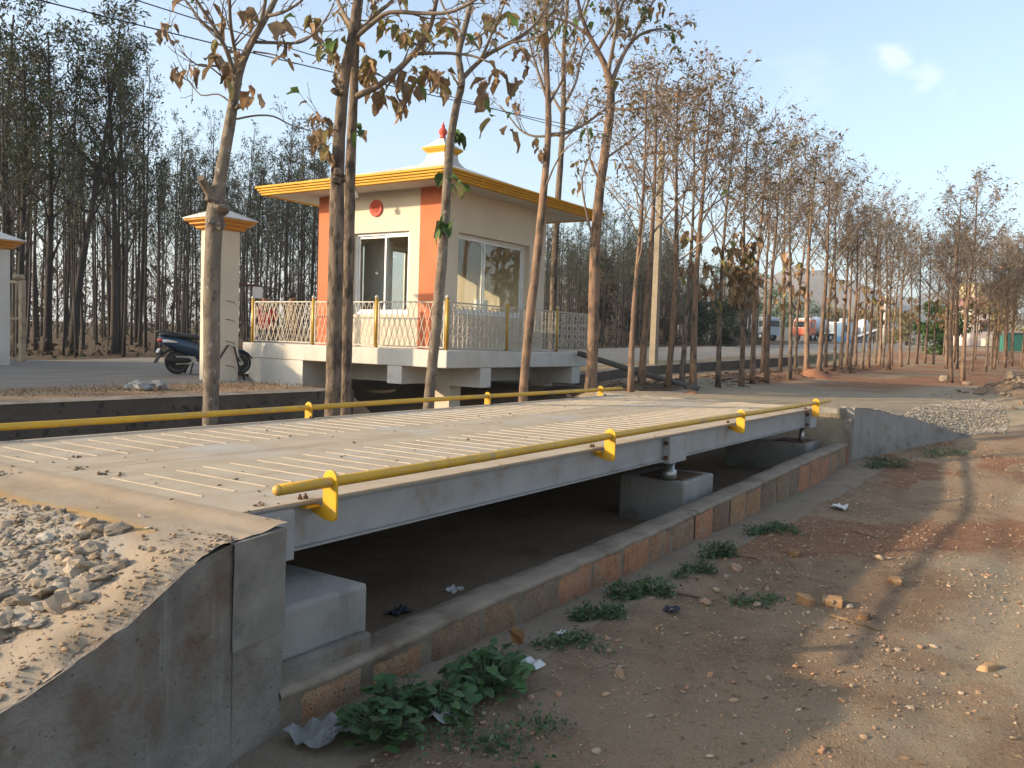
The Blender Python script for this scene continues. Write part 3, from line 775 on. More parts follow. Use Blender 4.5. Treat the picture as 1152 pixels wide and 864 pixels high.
# ================================================================== weighbridge cabin
CX0, CX1, CY0, CY1 = 11.83, 17.45, 9.31, 14.8
CB = thing('weighbridge_cabin', (14.4, 11.8, -.1), 'cream and orange weighbridge cabin with a wide yellow-edged roof on a raised railed platform', 'cabin')
PF, PB = .575, .258
mb = MB(); mb.box(CX0, CX1, CY0, CY1, PB, PF)
pf = mb.build('platform', M['white_wash'], CB); bevel(pf, .02)
def sub(mb, name, m, parent, root):
    o = mb.build(name, m, root); o.parent = parent; return o
for xa, xb in ((12.86, 13.2), (16.28, 16.63)):
    mb = MB(); mb.box(xa, xb, CY0 + .004, 14.7, -.11, PB - .002); sub(mb, 'support_beam', M['white_wash'], pf, CB)
mb = MB(); mb.box(CX0 + .004, 12.858, 10.35, 10.7, -.07, PB - .002); mb.box(13.202, 16.278, 10.35, 10.7, -.07, PB - .002); sub(mb, 'support_beam', M['white_wash'], pf, CB)
mb = MB(); mb.box(CX0 + .006, 12.858, 12.96, 14.79, -.8, PB - .002); sub(mb, 'base_wall', M['white_wash'], pf, CB)
for cx_, cy_ in ((12.9, 10.05), (12.9, 13.6), (16.35, 10.05)):
    mb = MB(); mb.box(cx_ - .02, cx_ + .33, cy_, cy_ + .36, -.95, -.112); sub(mb, 'column', M['cream'], pf, CB)

WX0, WX1, WY0, WY1, WTOP = 12.54, 16.21, 10.06, 13.31, 3.635
FL = PF + .002
def wall_with_hole(mb, ax, pos0, pos1, a0, a1, z0, z1, h):
    """a wall slab spanning a0..a1 along the other axis with one opening h=(b0,b1,zb,zt)"""
    def bx(p, q, r, s):
        if ax == 0: mb.box(pos0, pos1, p, q, r, s)
        else: mb.box(p, q, pos0, pos1, r, s)
    if h is None: bx(a0, a1, z0, z1); return
    b0, b1, zb, zt = h
    bx(a0, b0, z0, z1); bx(b1, a1, z0, z1); bx(b0, b1, z0, zb); bx(b0, b1, zt, z1)
WL = (10.86, 12.33, 1.22, 2.83); WR = (13.05, 15.57, 1.28, 2.83)
mb = MB(); th = .23
wall_with_hole(mb, 0, WX0, WX0 + th, WY0 + th, WY1, FL, WTOP, WL)
wall_with_hole(mb, 1, WY0, WY0 + th, WX0, WX1, FL, WTOP, WR)
wall_with_hole(mb, 1, WY1 - th, WY1, WX0 + th, WX1, FL, WTOP, (13.6, 15.2, 1.3, 2.83))
wall_with_hole(mb, 0, WX1 - th, WX1, WY0 + th, WY1 - th, FL, WTOP, None)
mb.box(WX0 + th, WX1 - th, WY0 + th, WY1 - th, FL, FL + .02)
wl = mb.build('walls', M['cream'], CB)
for y0, y1 in ((WY0 - .004, WY0 + .53), (WY1 - .52, WY1 + .004)):
    mb = MB(); mb.box(WX0 - .012, WX0 + .02, y0, y1, FL, WTOP - .001); mb.build('corner_pilaster', M['orange'], CB)
# roof: flat soffit, four stepped yellow fascias, low pyramid, finial
RX0, RX1, RY0, RY1 = 11.72, 17.62, 9.33, 14.35
mb = MB(); mb.box(RX0 + .1, RX1 - .1, RY0 + .1, RY1 - .1, 3.62, 3.66)
rf = mb.build('roof', M['white_wash'], CB)
mb = MB()
for k, (ins, z0, z1) in enumerate(((.085, 3.605, 3.648), (.06, 3.65, 3.692), (.03, 3.694, 3.736), (.0, 3.738, 3.785))):
    x0, x1, y0, y1 = RX0 + ins, RX1 - ins, RY0 + ins, RY1 - ins; tck = .1
    mb.box(x0, x1, y0, y0 + tck, z0, z1); mb.box(x0, x1, y1 - tck, y1, z0, z1); mb.box(x0, x0 + tck, y0 + tck, y1 - tck, z0, z1); mb.box(x1 - tck, x1, y0 + tck, y1 - tck, z0, z1)
fs = sub(mb, 'fascia', M['trim'], rf, CB); bevel(fs, .008)
mb = MB()
RC = (14.55, 11.72)
def pyr(mb, x0, x1, y0, y1, z0, top, z1, cur=0, n=8, mi=0):
    prev = None
    for k in range(n + 1):
        t_ = k / n; s_ = 1 - t_; zz = z0 + (z1 - z0) * (t_ ** (1 + cur))
        q = [(RC[0] + (x0 - RC[0]) * s_ - top * t_, RC[1] + (y0 - RC[1]) * s_ - top * t_, zz), (RC[0] + (x1 - RC[0]) * s_ + top * t_, RC[1] + (y0 - RC[1]) * s_ - top * t_, zz),
             (RC[0] + (x1 - RC[0]) * s_ + top * t_, RC[1] + (y1 - RC[1]) * s_ + top * t_, zz), (RC[0] + (x0 - RC[0]) * s_ - top * t_, RC[1] + (y1 - RC[1]) * s_ + top * t_, zz)]
        if prev:
            for i_ in range(4): mb.poly([prev[i_], prev[(i_ + 1) % 4], q[(i_ + 1) % 4], q[i_]], mi)
        prev = q
    mb.poly(prev, mi)
pyr(mb, RX0 + .02, RX1 - .02, RY0 + .02, RY1 - .02, 3.787, .25, 4.52, .12)
sub(mb, 'roof_slope', M['roof_white'], rf, CB)
def sq(mb, rings, n=0):
    prev = None
    for r_, z_ in rings:
        q = [(RC[0] - r_, RC[1] - r_, z_), (RC[0] + r_, RC[1] - r_, z_), (RC[0] + r_, RC[1] + r_, z_), (RC[0] - r_, RC[1] + r_, z_)]
        if prev:
            for i_ in range(4): mb.poly([prev[i_], prev[(i_ + 1) % 4], q[(i_ + 1) % 4], q[i_]])
        prev = q
    mb.poly(prev)
mb = MB(); sq(mb, [(.36, 4.48), (.31, 4.53), (.26, 4.60), (.235, 4.70), (.235, 4.74)]); sub(mb, 'pinnacle_base', M['white_wash'], rf, CB)
mb = MB(); sq(mb, [(.24, 4.741), (.25, 4.775), (.27, 4.776), (.285, 4.81), (.305, 4.811), (.32, 4.85), (.32, 4.86)]); sub(mb, 'pinnacle_trim', M['trim'], rf, CB)
mb = MB(); sq(mb, [(.315, 4.861), (.2, 4.95), (.12, 5.02), (.07, 5.07)]); sub(mb, 'pinnacle_cap', M['white_wash'], rf, CB)
mb = MB(); mb.lathe([(.055, 5.065), (.075, 5.09), (.06, 5.12), (.05, 5.135), (.085, 5.18), (.095, 5.22), (.08, 5.27), (.045, 5.30), (.035, 5.33), (.045, 5.345), (.02, 5.38), (.004, 5.45)], (RC[0], RC[1], 0), 14)
sub(mb, 'finial', M['red'], rf, CB)
# windows
def sliding_window(ax, pos, a0, a1, z0, z1, mid, name='window', open_gap=0):
    fm = MB(); f_ = .045
    def bx(m_, p, q, r, s, d0, d1):
        if ax == 0: m_.box(pos + d0, pos + d1, p, q, r, s)
        else: m_.box(p, q, pos + d0, pos + d1, r, s)
    bx(fm, a0, a1, z0, z0 + f_, 0, .08); bx(fm, a0, a1, z1 - f_, z1, 0, .08)
    bx(fm, a0, a0 + f_, z0 + f_, z1 - f_, 0, .08); bx(fm, a1 - f_, a1, z0 + f_, z1 - f_, 0, .08)
    fr = fm.build(name, M['alu'], CB)
    for (p, q, d) in ((a0 + f_ + .003, mid + .03, .01), (mid - .03, a1 - f_ - .003, .043)):
        sm_ = MB(); e = .038
        bx(sm_, p, p + e, z0 + f_ + .003, z1 - f_ - .003, d, d + .025); bx(sm_, q - e, q, z0 + f_ + .003, z1 - f_ - .003, d, d + .025)
        bx(sm_, p + e, q - e, z0 + f_ + .003, z0 + f_ + .05, d, d + .025); bx(sm_, p + e, q - e, z1 - f_ - .05, z1 - f_ - .003, d, d + .025)
        sub(sm_, 'sash', M['alu'], fr, CB)
        g_ = MB(); bx(g_, p + e - .004, q - e + .004, z0 + f_ + .046, z1 - f_ - .046, d + .01, d + .015); sub(g_, 'pane', M['glass'], fr, CB)
    return fr
sliding_window(0, WX0 + .07, WL[0] + .003, WL[1] - .003, WL[2] + .003, WL[3] - .003, 11.52)
sliding_window(1, WY0 + .13, WR[0] + .003, WR[1] - .003, WR[2] + .003, WR[3] - .003, 14.1)
sliding_window(1, WY1 - .16, 13.603, 15.197, 1.303, 2.827, 14.4)
# an open door leaf and a desk seen through the glass
mb = MB(); mb.box(13.3, 13.36, 12.0, 12.75, FL + .03, 2.75); dl = mb.build('interior_partition', M['alu'], CB)
mb = MB(); mb.box(13.3, 15.2, 10.36, 10.95, 1.27, 1.31); mb.box(13.32, 13.36, 10.4, 10.9, FL + .021, 1.269); mb.box(15.14, 15.18, 10.4, 10.9, FL + .021, 1.269); ds = mb.build('desk', M['white_wash'], CB)
mb = MB(); mb.box(14.35, 14.75, 10.55, 10.62, 1.36, 1.62); mb.box(14.5, 14.6, 10.57, 10.6, 1.311, 1.36); sub(mb, 'monitor', M['alu'], ds, CB)
# round emblem over the window
mb = MB(); mb.lathe([(.165, 0), (.165, -.03), (.15, -.034)], (WX0, 11.72, 3.3), 32, axis='x', smooth=False)
em = mb.build('emblem', M['red'], CB)
mb = MB()
M['emblem_line'] = mat('emblem_relief', (.42, .09, .05), (.38, .08, .045), 6)
for dy, h0, h1 in ((-.075, -.07, .06), (-.025, -.09, .09), (.025, -.09, .09), (.075, -.07, .06)):
    mb.box(WX0 - .041, WX0 - .0345, 11.72 + dy - .009, 11.72 + dy + .009, 3.3 + h0, 3.3 + h1)
mb.box(WX0 - .041, WX0 - .0345, 11.72 - .1, 11.72 + .1, 3.3 - .012, 3.3 + .008)
sub(mb, 'emblem_relief', M['emblem_line'], em, CB)
# bulb hanging under the soffit
lp = at_axis(400, 218, 0, 11.95)
mb = MB(); mb.tube([(lp.x, lp.y, 3.62), (lp.x, lp.y, lp.z + .06)], .008, 6); mb.lathe([(.025, .02), (.028, .09), (.02, .1)], (lp.x, lp.y, lp.z), 10); lo = mb.build('bulb_holder', M['white_wash'], CB)
mb = MB(); mb.lathe([(.01, -.085), (.045, -.07), (.062, -.03), (.05, .005), (.028, .02)], (lp.x, lp.y, lp.z), 12); sub(mb, 'bulb', M['lens_clear'], lo, CB)

# railing
def post(parent, x, y):
    mb = MB(); mb.lathe([(.034, PF + .003), (.034, 1.49)], (x, y, 0), 12); p = sub(mb, 'post', M['gold'], parent, CB)
    mb = MB(); mb.lathe([(.034, 1.4905), (.04, 1.50), (.036, 1.535), (.018, 1.555), (.004, 1.56)], (x, y, 0), 12); mb2 = sub(mb, 'post_cap', M['white_metal'], parent, CB)
def panel(parent, a, b_, kind):
    """one railing panel between two posts; a, b are plan points"""
    a = Vector((*a, 0)); b_ = Vector((*b_, 0)); u = (b_ - a).normalized(); L = (b_ - a).length
    a = a + u * .06; L -= .12
    z0, z1 = PF + .045, 1.43
    P = lambda s_, z_: a + u * s_ + Vector((0, 0, z_))
    mb = MB(); r_ = .0075
    for q in ((P(0, z0), P(L, z0)), (P(0, z1), P(L, z1)), (P(0, z0), P(0, z1)), (P(L, z0), P(L, z1))): mb.bar(q[0], q[1], .024, .024)
    for zz in (z0 + .08, z1 - .09):
        mb.bar(P(-.06, zz), P(0, zz), .016); mb.bar(P(L, zz), P(L + .06, zz), .016)
    h = z1 - z0
    if kind == 'lattice':
        st = L / round(L / .135); run = st * 2.0; rise = h
        sh_ = h * .2725
        k = -6
        n = int(round(L / st))
        # crossing flat bars forming tall diamonds
        for sgn in (1, -1):
            for k in range(-4, n + 5):
                s0 = k * st; s1 = s0 + sgn * st * 2
                t0, t1 = 0.0, 1.0
                if s1 != s0:
                    lo, hi = sorted(((0 - s0) / (s1 - s0), (L - s0) / (s1 - s0)))
                    t0, t1 = max(t0, lo), min(t1, hi)
                if t1 - t0 > .03:
                    o_ = u.cross(Vector((0, 0, 1))) * (.004 * sgn)
                    mb.bar(P(s0 + (s1 - s0) * t0, z0 + h * t0) + o_, P(s0 + (s1 - s0) * t1, z0 + h * t1) + o_, .010, .005)
    else:
        n = max(3, int(round(L / .135))); st = L / n
        for k in range(n + 1):
            mb.bar(P(k * st, z0), P(k * st, z1), .012, .012)
        for k in range(n):
            c_ = (k + .5) * st
            for zz, rad in ((z0 + .12, .042), (z0 + .30, .05), (z0 + .48, .05), (z1 - .1, .05)):
                pts = []
                for q in range(11):
                    an = 2 * PI * q / 10 * .86 + (0 if k % 2 else PI)
                    pts.append(P(c_ + rad * math.cos(an), zz + rad * 1.15 * math.sin(an)))
                mb.tube(pts, .0075, 4, cap=False)
            for zz in (z0 + .21, z0 + .39, z0 + .57):
                mb.bar(P(c_ - .055, zz - .03), P(c_ + .055, zz + .03), .012)
    return sub(mb, 'panel', M['white_metal'], parent, CB)
IN = .07
c0 = (CX0 + IN, CY0 + IN)
left_ys = [CY0 + IN, 11.06, 12.75, 14.56]; right_xs = [CX0 + IN, 13.78, 15.68, 17.37]
def railing(pts, kind, posts):
    e = bpy.data.objects.new('railing', None); COL.objects.link(e); e.parent = CB; e.location = (0, 0, 0)
    for p in posts: post(e, *p)
    for p, q in zip(pts, pts[1:]): panel(e, p, q, kind)
L_ = [(CX0 + IN, y) for y in left_ys]; R_ = [(x, CY0 + IN) for x in right_xs]
railing(L_, 'lattice', L_); railing(R_, 'scroll', R_[1:])
E_ = [(17.37, CY0 + IN), (17.37, 11.1), (17.37, 12.8), (17.37, 14.56)]; railing(E_, 'scroll', E_[1:])
B_ = [(CX0 + IN, 14.56), (13.7, 14.56), (15.5, 14.56)]; railing(B_, 'lattice', B_[1:])

# ================================================================== gate pillars, gate
def gate_pillar(name, c, wd, h, label, rz=0):
    t = thing(name, c, label, 'gate pillar')
    x, y, z = c; r_ = wd / 2
    mb = MB(); mb.box(x - r_, x + r_, y - r_, y + r_, z - .3, z + h - .36); sh = mb.build('shaft', M['cream'] if rz == 0 else M['white_wash'], t); bevel(sh, .01)
    mb = MB(); q = [(r_ + .02, h - .36), (r_ + .07, h - .33), (r_ + .07, h - .30), (r_ + .14, h - .27), (r_ + .14, h - .245), (r_ + .2, h - .21), (r_ + .2, h - .18)]
    prev = None
    def ring(r2, z2): return [(x - r2, y - r2, z + z2), (x + r2, y - r2, z + z2), (x + r2, y + r2, z + z2), (x - r2, y + r2, z + z2)]
    for r2, z2 in q:
        cur = ring(r2, z2)
        if prev:
            for i_ in range(4): mb.poly([prev[i_], prev[(i_ + 1) % 4], cur[(i_ + 1) % 4], cur[i_]])
        else: mb.poly(cur[::-1])
        prev = cur
    mb.poly(prev); mb.build('capital', M['trim_orange'], t)
    mb = MB(); prev = None
    for r2, z2 in ((r_ + .22, h - .178), (r_ + .22, h - .16), (r_ * .75, h - .03), (.05, h + .02)):
        cur = ring(r2, z2)
        if prev:
            for i_ in range(4): mb.poly([prev[i_], prev[(i_ + 1) % 4], cur[(i_ + 1) % 4], cur[i_]])
        else: mb.poly(cur[::-1])
        prev = cur
    mb.poly(prev); mb.build('cap', M['roof_white'], t)
    return t
gp = at(246, 428, 15.0)
GZ = -.09
p1 = gate_pillar('gate_pillar', (gp.x, gp.y, GZ), .46, 2.98, 'cream gate pillar with an orange capital between the parked scooter and a pale trunk')
x, y = gp.x, gp.y
mb = MB(); mb.box(x + .24, x + .62, y - .245, y - .235, 1.6, 1.64); mb.tube([(x + .23, y - .2, 1.62), (x + .75, y - .24, 1.6)], .012, 5); bk = mb.build('hinge_arm', M['rust'], p1)
mb = MB(); mb.box(x + .5, x + .7, y - .28, y - .25, 1.4, 1.6); mb.build('tag_plate', M['plate'], p1)
for zz in (1.32, 1.0, .62, .2):
    mb = MB(); mb.tube([(x - .05, y - .232, zz), (x + .1, y - .25, zz - .02), (x + .13, y - .26, zz - .06)], .005, 4); mb.build('iron_stub', M['rust'], p1)
mb = MB(); mb.tube([(x - .2, y - .26, .3), (x - .02, y - .27, .55), (x + .1, y - .28, .52), (x + .2, y - .3, .15), (x + .3, y - .33, -.06)], .016, 6); mb.build('cable_stub', M['dark'], p1)
gl = at(-9, 406, 18.3)
gate_pillar('gate_pillar', (gl.x, gl.y, -.1), .5, 2.85, 'pale gate pillar cut by the left edge of the picture next to a barred gate', 1)
# sliding gate leaf, seen almost end on beside the left pillar
ga = at(25, 402, 20.0); ga.z = -.06
gd = (at(-60, 402, 21.5) - ga); gd.z = 0; gd.normalize()
t = thing('iron_gate', (ga.x, ga.y, -.09), 'rusty cream iron gate leaf with vertical bars behind the left gate pillar', 'gate')
M['gate'] = mat('gate_paint', (.38, .30, .2), (.30, .22, .14), 4, .7, stain=(.18, .11, .07), stain_scale=4, stain_lo=.5, stain_hi=.7)
mb = MB(); GH = 1.86
for zz in (.06, 1.0, GH): mb.bar(ga + Vector((0, 0, zz)), ga + gd * 2.4 + Vector((0, 0, zz)), .06)
mb.bar(ga, ga + Vector((0, 0, GH + .03)), .12, .1)
mb.build('gate_frame', M['gate'], t)
for k in range(1, 18):
    mb = MB(); p = ga + gd * (.13 * k); mb.bar(p, p + Vector((0, 0, GH)), .022); mb.build('gate_bar', M['gate'], t)
mb = MB(); p = ga + gd * .15 + Vector((0, 0, GH + .04)); mb.lathe([(.1, 0), (.13, .06), (.1, .13)], (p.x, p.y, p.z), 12); mb.build('roller_bracket', M['gate'], t)

# plank resting between platform and ground
a = at_axis(650, 397, 1, 9.22); b_ = at(786, 441, 18.2)
b_.z = Hs(b_.x, b_.y) + .04
t = MB(); t.tube([a, (a * .5 + b_ * .5) + Vector((0, 0, -.02)), b_], .062, 8, jit=.04, rr=rr)
tag(t.build('leaning_pole', M['wood_dark']), 'dark weathered pole leaning from the cabin platform down to the earth', 'pole')

# electricity pole with two wires
pb = at(735, 408, 27.0); pb.z = Hs(pb.x, pb.y)
t = thing('utility_pole', tuple(pb), 'square tapering concrete electricity pole rising among the trunks behind the ditch', 'utility pole')
mb = MB(); ph = 7.0
q0, q1 = .125, .085
vs = [(pb.x + sx * q, pb.y + sy * q * .8, pb.z + zz) for q, zz in ((q0, -.3), (q1, ph)) for sx, sy in ((-1, -1), (1, -1), (1, 1), (-1, 1))]
b0 = len(mb.v); mb.v += vs
for q in ((0, 1, 5, 4), (1, 2, 6, 5), (2, 3, 7, 6), (3, 0, 4, 7), (4, 5, 6, 7)): mb.face(q)
mb.build('shaft', M['pole_conc'], t)
mb = MB(); mb.bar((pb.x - .12, pb.y - .6, pb.z + 6.6), (pb.x - .12, pb.y + .6, pb.z + 6.6), .08); cr = mb.build('crossarm', M['rust'], t)
for dy in (-.5, .5):
    mb = MB(); mb.lathe([(.03, 0), (.05, .04), (.03, .07), (.045, .11), (.02, .14)], (pb.x - .12, pb.y + dy, pb.z + 6.64), 8); o = mb.build('insulator', M['white_metal'], t); o.parent = cr
for (pa, pm, dy, lab) in (((137, 3), (600, 152), -.5, 'lower black wire crossing the sky from the upper left to the electricity pole'), ((190, -6), (590, 124), .5, 'upper black wire crossing the sky just above its twin towards the electricity pole')):
    e1 = Vector((pb.x - .12, pb.y + dy, pb.z + 6.78)); e0 = at_axis(pa[0], pa[1], 1, pb.y + dy)
    e0 = e0 + (e0 - e1) * .6
    pts = [e0.lerp(e1, k / 24) + Vector((0, 0, -.25 * (1 - (2 * k / 24 - 1) ** 2))) for k in range(25)]
    mb = MB(); mb.tube(pts, .009, 4, cap=False); tag(mb.build('power_line', M['dark']), lab, 'wire', 'wires on the electricity pole')
# ================================================================== trees
UP = Vector((0, 0, 1))
def rvec(rr, s=1):
    return Vector((rr.uniform(-s, s), rr.uniform(-s, s), rr.uniform(-s, s)))
def big_leaf(mb, p, d, L, rr, mi=0, curl=.5, col=None, n=4):
    """a broad teak leaf: bends down along its length, folds along the midrib, crumpled edge"""
    d = d.normalized(); dirn = d.copy(); p = Vector(p)
    side = dirn.cross(UP)
    if side.length < .1: side = Vector((1, 0, 0))
    side.normalize(); side = (side + rvec(rr, .5)).normalized()
    L *= rr.uniform(.75, 1.2); W = L * rr.uniform(.2, .42); fold = rr.uniform(.1, .9) * curl * 1.6
    if n >= 4: mb.poly([p - d * L * .3 + Vector((0, 0, L * .22)), p + side * .003, p - side * .003], mi, (.7, .6, .5))
    b = len(mb.v); tone = rr.uniform(.6, 1.25); hue = rr.uniform(-.08, .08)
    c_ = (tone * (1 + hue), tone, tone * (1 - hue)) if col is None else tuple(col[i] * tone for i in range(3))
    for k in range(n + 1):
        s_ = k / n
        w_ = W * max(.06, math.sin(PI * min(1, (s_ * .93 + .07)) ** .8)) * rr.uniform(.8, 1.15)
        nn = side.cross(dirn).normalized()
        ce = p
        le = ce + side * w_ * math.cos(fold) + nn * w_ * math.sin(fold) + rvec(rr, L * .12 * curl)
        ri = ce - side * w_ * math.cos(fold) + nn * w_ * math.sin(fold) + rvec(rr, L * .12 * curl)
        mb.v += [tuple(le), tuple(ce), tuple(ri)]
        dirn = (dirn + Vector((0, 0, -1)) * rr.uniform(.15, .5) * curl + rvec(rr, .25 * curl)).normalized()
        side = (side - dirn * side.dot(dirn)).normalized()
        p = p + dirn * (L / n)
    for k in range(n):
        q = b + 3 * k
        mb.face((q, q + 1, q + 4, q + 3), mi, c_, True); mb.face((q + 1, q + 2, q + 5, q + 4), mi, c_, True)
def small_leaf(mb, p, d, L, W, rr, mi=0, lo=.6, hi=1.3):
    d = d.normalized(); s_ = d.cross(UP + rvec(rr, .8))
    if s_.length < .05: s_ = Vector((1, 0, 0))
    s_.normalize(); t = rr.uniform(lo, hi); c_ = (t * rr.uniform(.93, 1.07), t, t * rr.uniform(.9, 1.1))
    p = Vector(p); m_ = p + d * L * .5 + Vector((0, 0, -.08 * L))
    mb.poly([p, m_ + s_ * W / 2, p + d * L + Vector((0, 0, -.25 * L)), m_ - s_ * W / 2], mi, c_)
def wander(p, d, L, rr, n=5, bend=.25, up=.1):
    pts = [Vector(p)]; d = d.normalized()
    for k in range(n):
        d = (d + rvec(rr, bend) + UP * up).normalized(); pts.append(pts[-1] + d * (L / n))
    return pts, d
def seeds(mb, p, rr, n=10, spread=.14, mi=0, size=.022):
    for _ in range(n):
        q = Vector(p) + rvec(rr, spread); s_ = size * rr.uniform(.5, 1.4)
        t = rr.uniform(.6, 1.25); a = rvec(rr, s_); b_ = rvec(rr, s_)
        mb.poly([q - a, q + b_, q + a, q - b_], mi, (t, t, t))

class Tree:
    def __init__(s, seed):
        s.t = MB(); s.b = MB(); s.l = MB(); s.r = random.Random(seed); s.tips = []
    def limb(s, pts, r0, r1, twigs=5, tl=.5, depth=1, n=6, wob=0):
        N_ = len(pts)
        s.b.tube(pts, [r0 + (r1 - r0) * k / (N_ - 1) for k in range(N_)], n)
        for _ in range(twigs):
            k = s.r.uniform(.25, 1) * (N_ - 1); i_ = min(int(k), N_ - 2); f_ = k - i_
            p = pts[i_].lerp(pts[i_ + 1], f_); d = (pts[i_ + 1] - pts[i_]).normalized()
            d = (d * .8 + rvec(s.r, .9) + UP * .25).normalized()
            L = tl * s.r.uniform(.5, 1.2)
            q, e = wander(p, d, L, s.r, 5, .28, .08)
            r_ = max(.004, (r0 + (r1 - r0) * k / (N_ - 1)) * .45)
            if depth > 0: s.limb(q, r_, .004, max(2, twigs // 2), tl * .55, depth - 1, 4)
            else:
                s.b.tube(q, [r_ + (.003 - r_) * m_ / 5 for m_ in range(6)], 3, cap=False)
                s.tips.append((q[-1], e)); s.tips.append((q[3], e))
        s.tips.append((pts[-1], (pts[-1] - pts[-2]).normalized()))
    def finish(s, name, loc, label, cat, group, bark, leafs, twig='twig'):
        r = thing(name, loc, label, cat, group)
        s.t.build('trunk', M[bark], r)
        if s.b.v: s.b.build('branches', M[twig], r)
        if s.l.v: s.l.build('foliage', [M[k] for k in leafs], r)
        return r
LF = ('leaf_dry', 'leaf_olive', 'leaf_green', 'seed')

def smooth_path(P, k=3):
    """Catmull-Rom through the control points; each P is (Vector, radius)"""
    out = []
    for i_ in range(len(P) - 1):
        p0 = P[max(i_ - 1, 0)]; p1 = P[i_]; p2 = P[i_ + 1]; p3 = P[min(i_ + 2, len(P) - 1)]
        for j in range(k):
            t = j / k
            v_ = .5 * ((2 * p1[0]) + (p2[0] - p0[0]) * t + (2 * p0[0] - 5 * p1[0] + 4 * p2[0] - p3[0]) * t * t + (3 * p1[0] - p0[0] - 3 * p2[0] + p3[0]) * t ** 3)
            out.append((v_, p1[1] + (p2[1] - p1[1]) * t))
    out.append(P[-1])
    return out
def near_tree(seed, D, trunk, limbs, leaves, label, bark, group=None, extra_twigs=4, seedy=0, tips_leaf=.0, knots=(), lsize=.2):
    """trunk: (px, py, width_px); limbs: lists of (px, py) with start width; both turned into places at distance D with some depth of their own"""
    T = Tree(seed); rr_ = T.r
    P = []
    for k, (x, y, w_) in enumerate(trunk):
        P.append((at(x, y, D), w_ / F_PX * D / 2))
    base = P[0][0].copy(); gz = Hs(base.x, base.y)
    foot = base.copy(); foot.z = gz - .1
    P = [(foot, P[0][1] * 1.25), (Vector((base.x, base.y, gz + .25)), P[0][1] * 1.05)] + [q for q in P if q[0].z > gz + .5]
    S_ = smooth_path(P, 4)
    T.t.tube([q[0] for q in S_], [q[1] for q in S_], 12, jit=.05, rr=rr_)
    for (x, y, w_) in knots:
        c_ = at(x, y, D - .05); r_ = w_ / F_PX * D / 2
        for _ in range(4):
            T.t.rock(c_ + rvec(rr_, r_ * .8), r_ * .8, rr_, sub=1, flat=1)
    for lb in limbs:
        pts, w0, w1, tw = lb[0], lb[1], lb[2], lb[3]
        slope = lb[4] if len(lb) > 4 else rr_.uniform(-.8, .8)
        Q = []
        for k, (x, y) in enumerate(pts):
            Q.append((at(x, y, D + slope * (k / (len(pts) - 1)) ** 1.2), 1))
        Q = smooth_path(Q, 3)
        T.limb([q[0] for q in Q], w0 / F_PX * D / 2, w1 / F_PX * D / 2, tw, .55, 1, 8)
    for (x, y, n_, spread, mix) in leaves:
        for _ in range(n_):
            p = at(x + rr_.uniform(-spread, spread), y + rr_.uniform(-spread, spread) - 6, D + rr_.uniform(-.35, .35))
            d = Vector((rr_.uniform(-1, 1), rr_.uniform(-1, 1), rr_.uniform(-1.2, .1)))
            k = rr_.random(); mi = 0 if k < mix[0] else 1 if k < mix[0] + mix[1] else 2
            big_leaf(T.l, p, d, lsize * rr_.uniform(.75, 1.35), rr_, mi, .95 if mi == 0 else .6)
    for p, e in T.tips:
        if rr_.random() < seedy: seeds(T.l, p, rr_, rr_.randint(4, 10), .1, 3, .018)
        if rr_.random() < tips_leaf:
            k = rr_.random(); big_leaf(T.l, p, e + Vector((0, 0, -.6)), lsize * rr_.uniform(.5, 1.0), rr_, 0 if k < .55 else 1 if k < .85 else 2, .9)
    loc = Vector((base.x, base.y, gz))
    return T.finish('teak_tree', loc, label, 'tree', group, bark, LF)
DRY, OLV, MIX, GRN = (.95, .05), (.45, .5), (.7, .25), (.05, .25)
G_ROW = 'teak trees along the ditch'
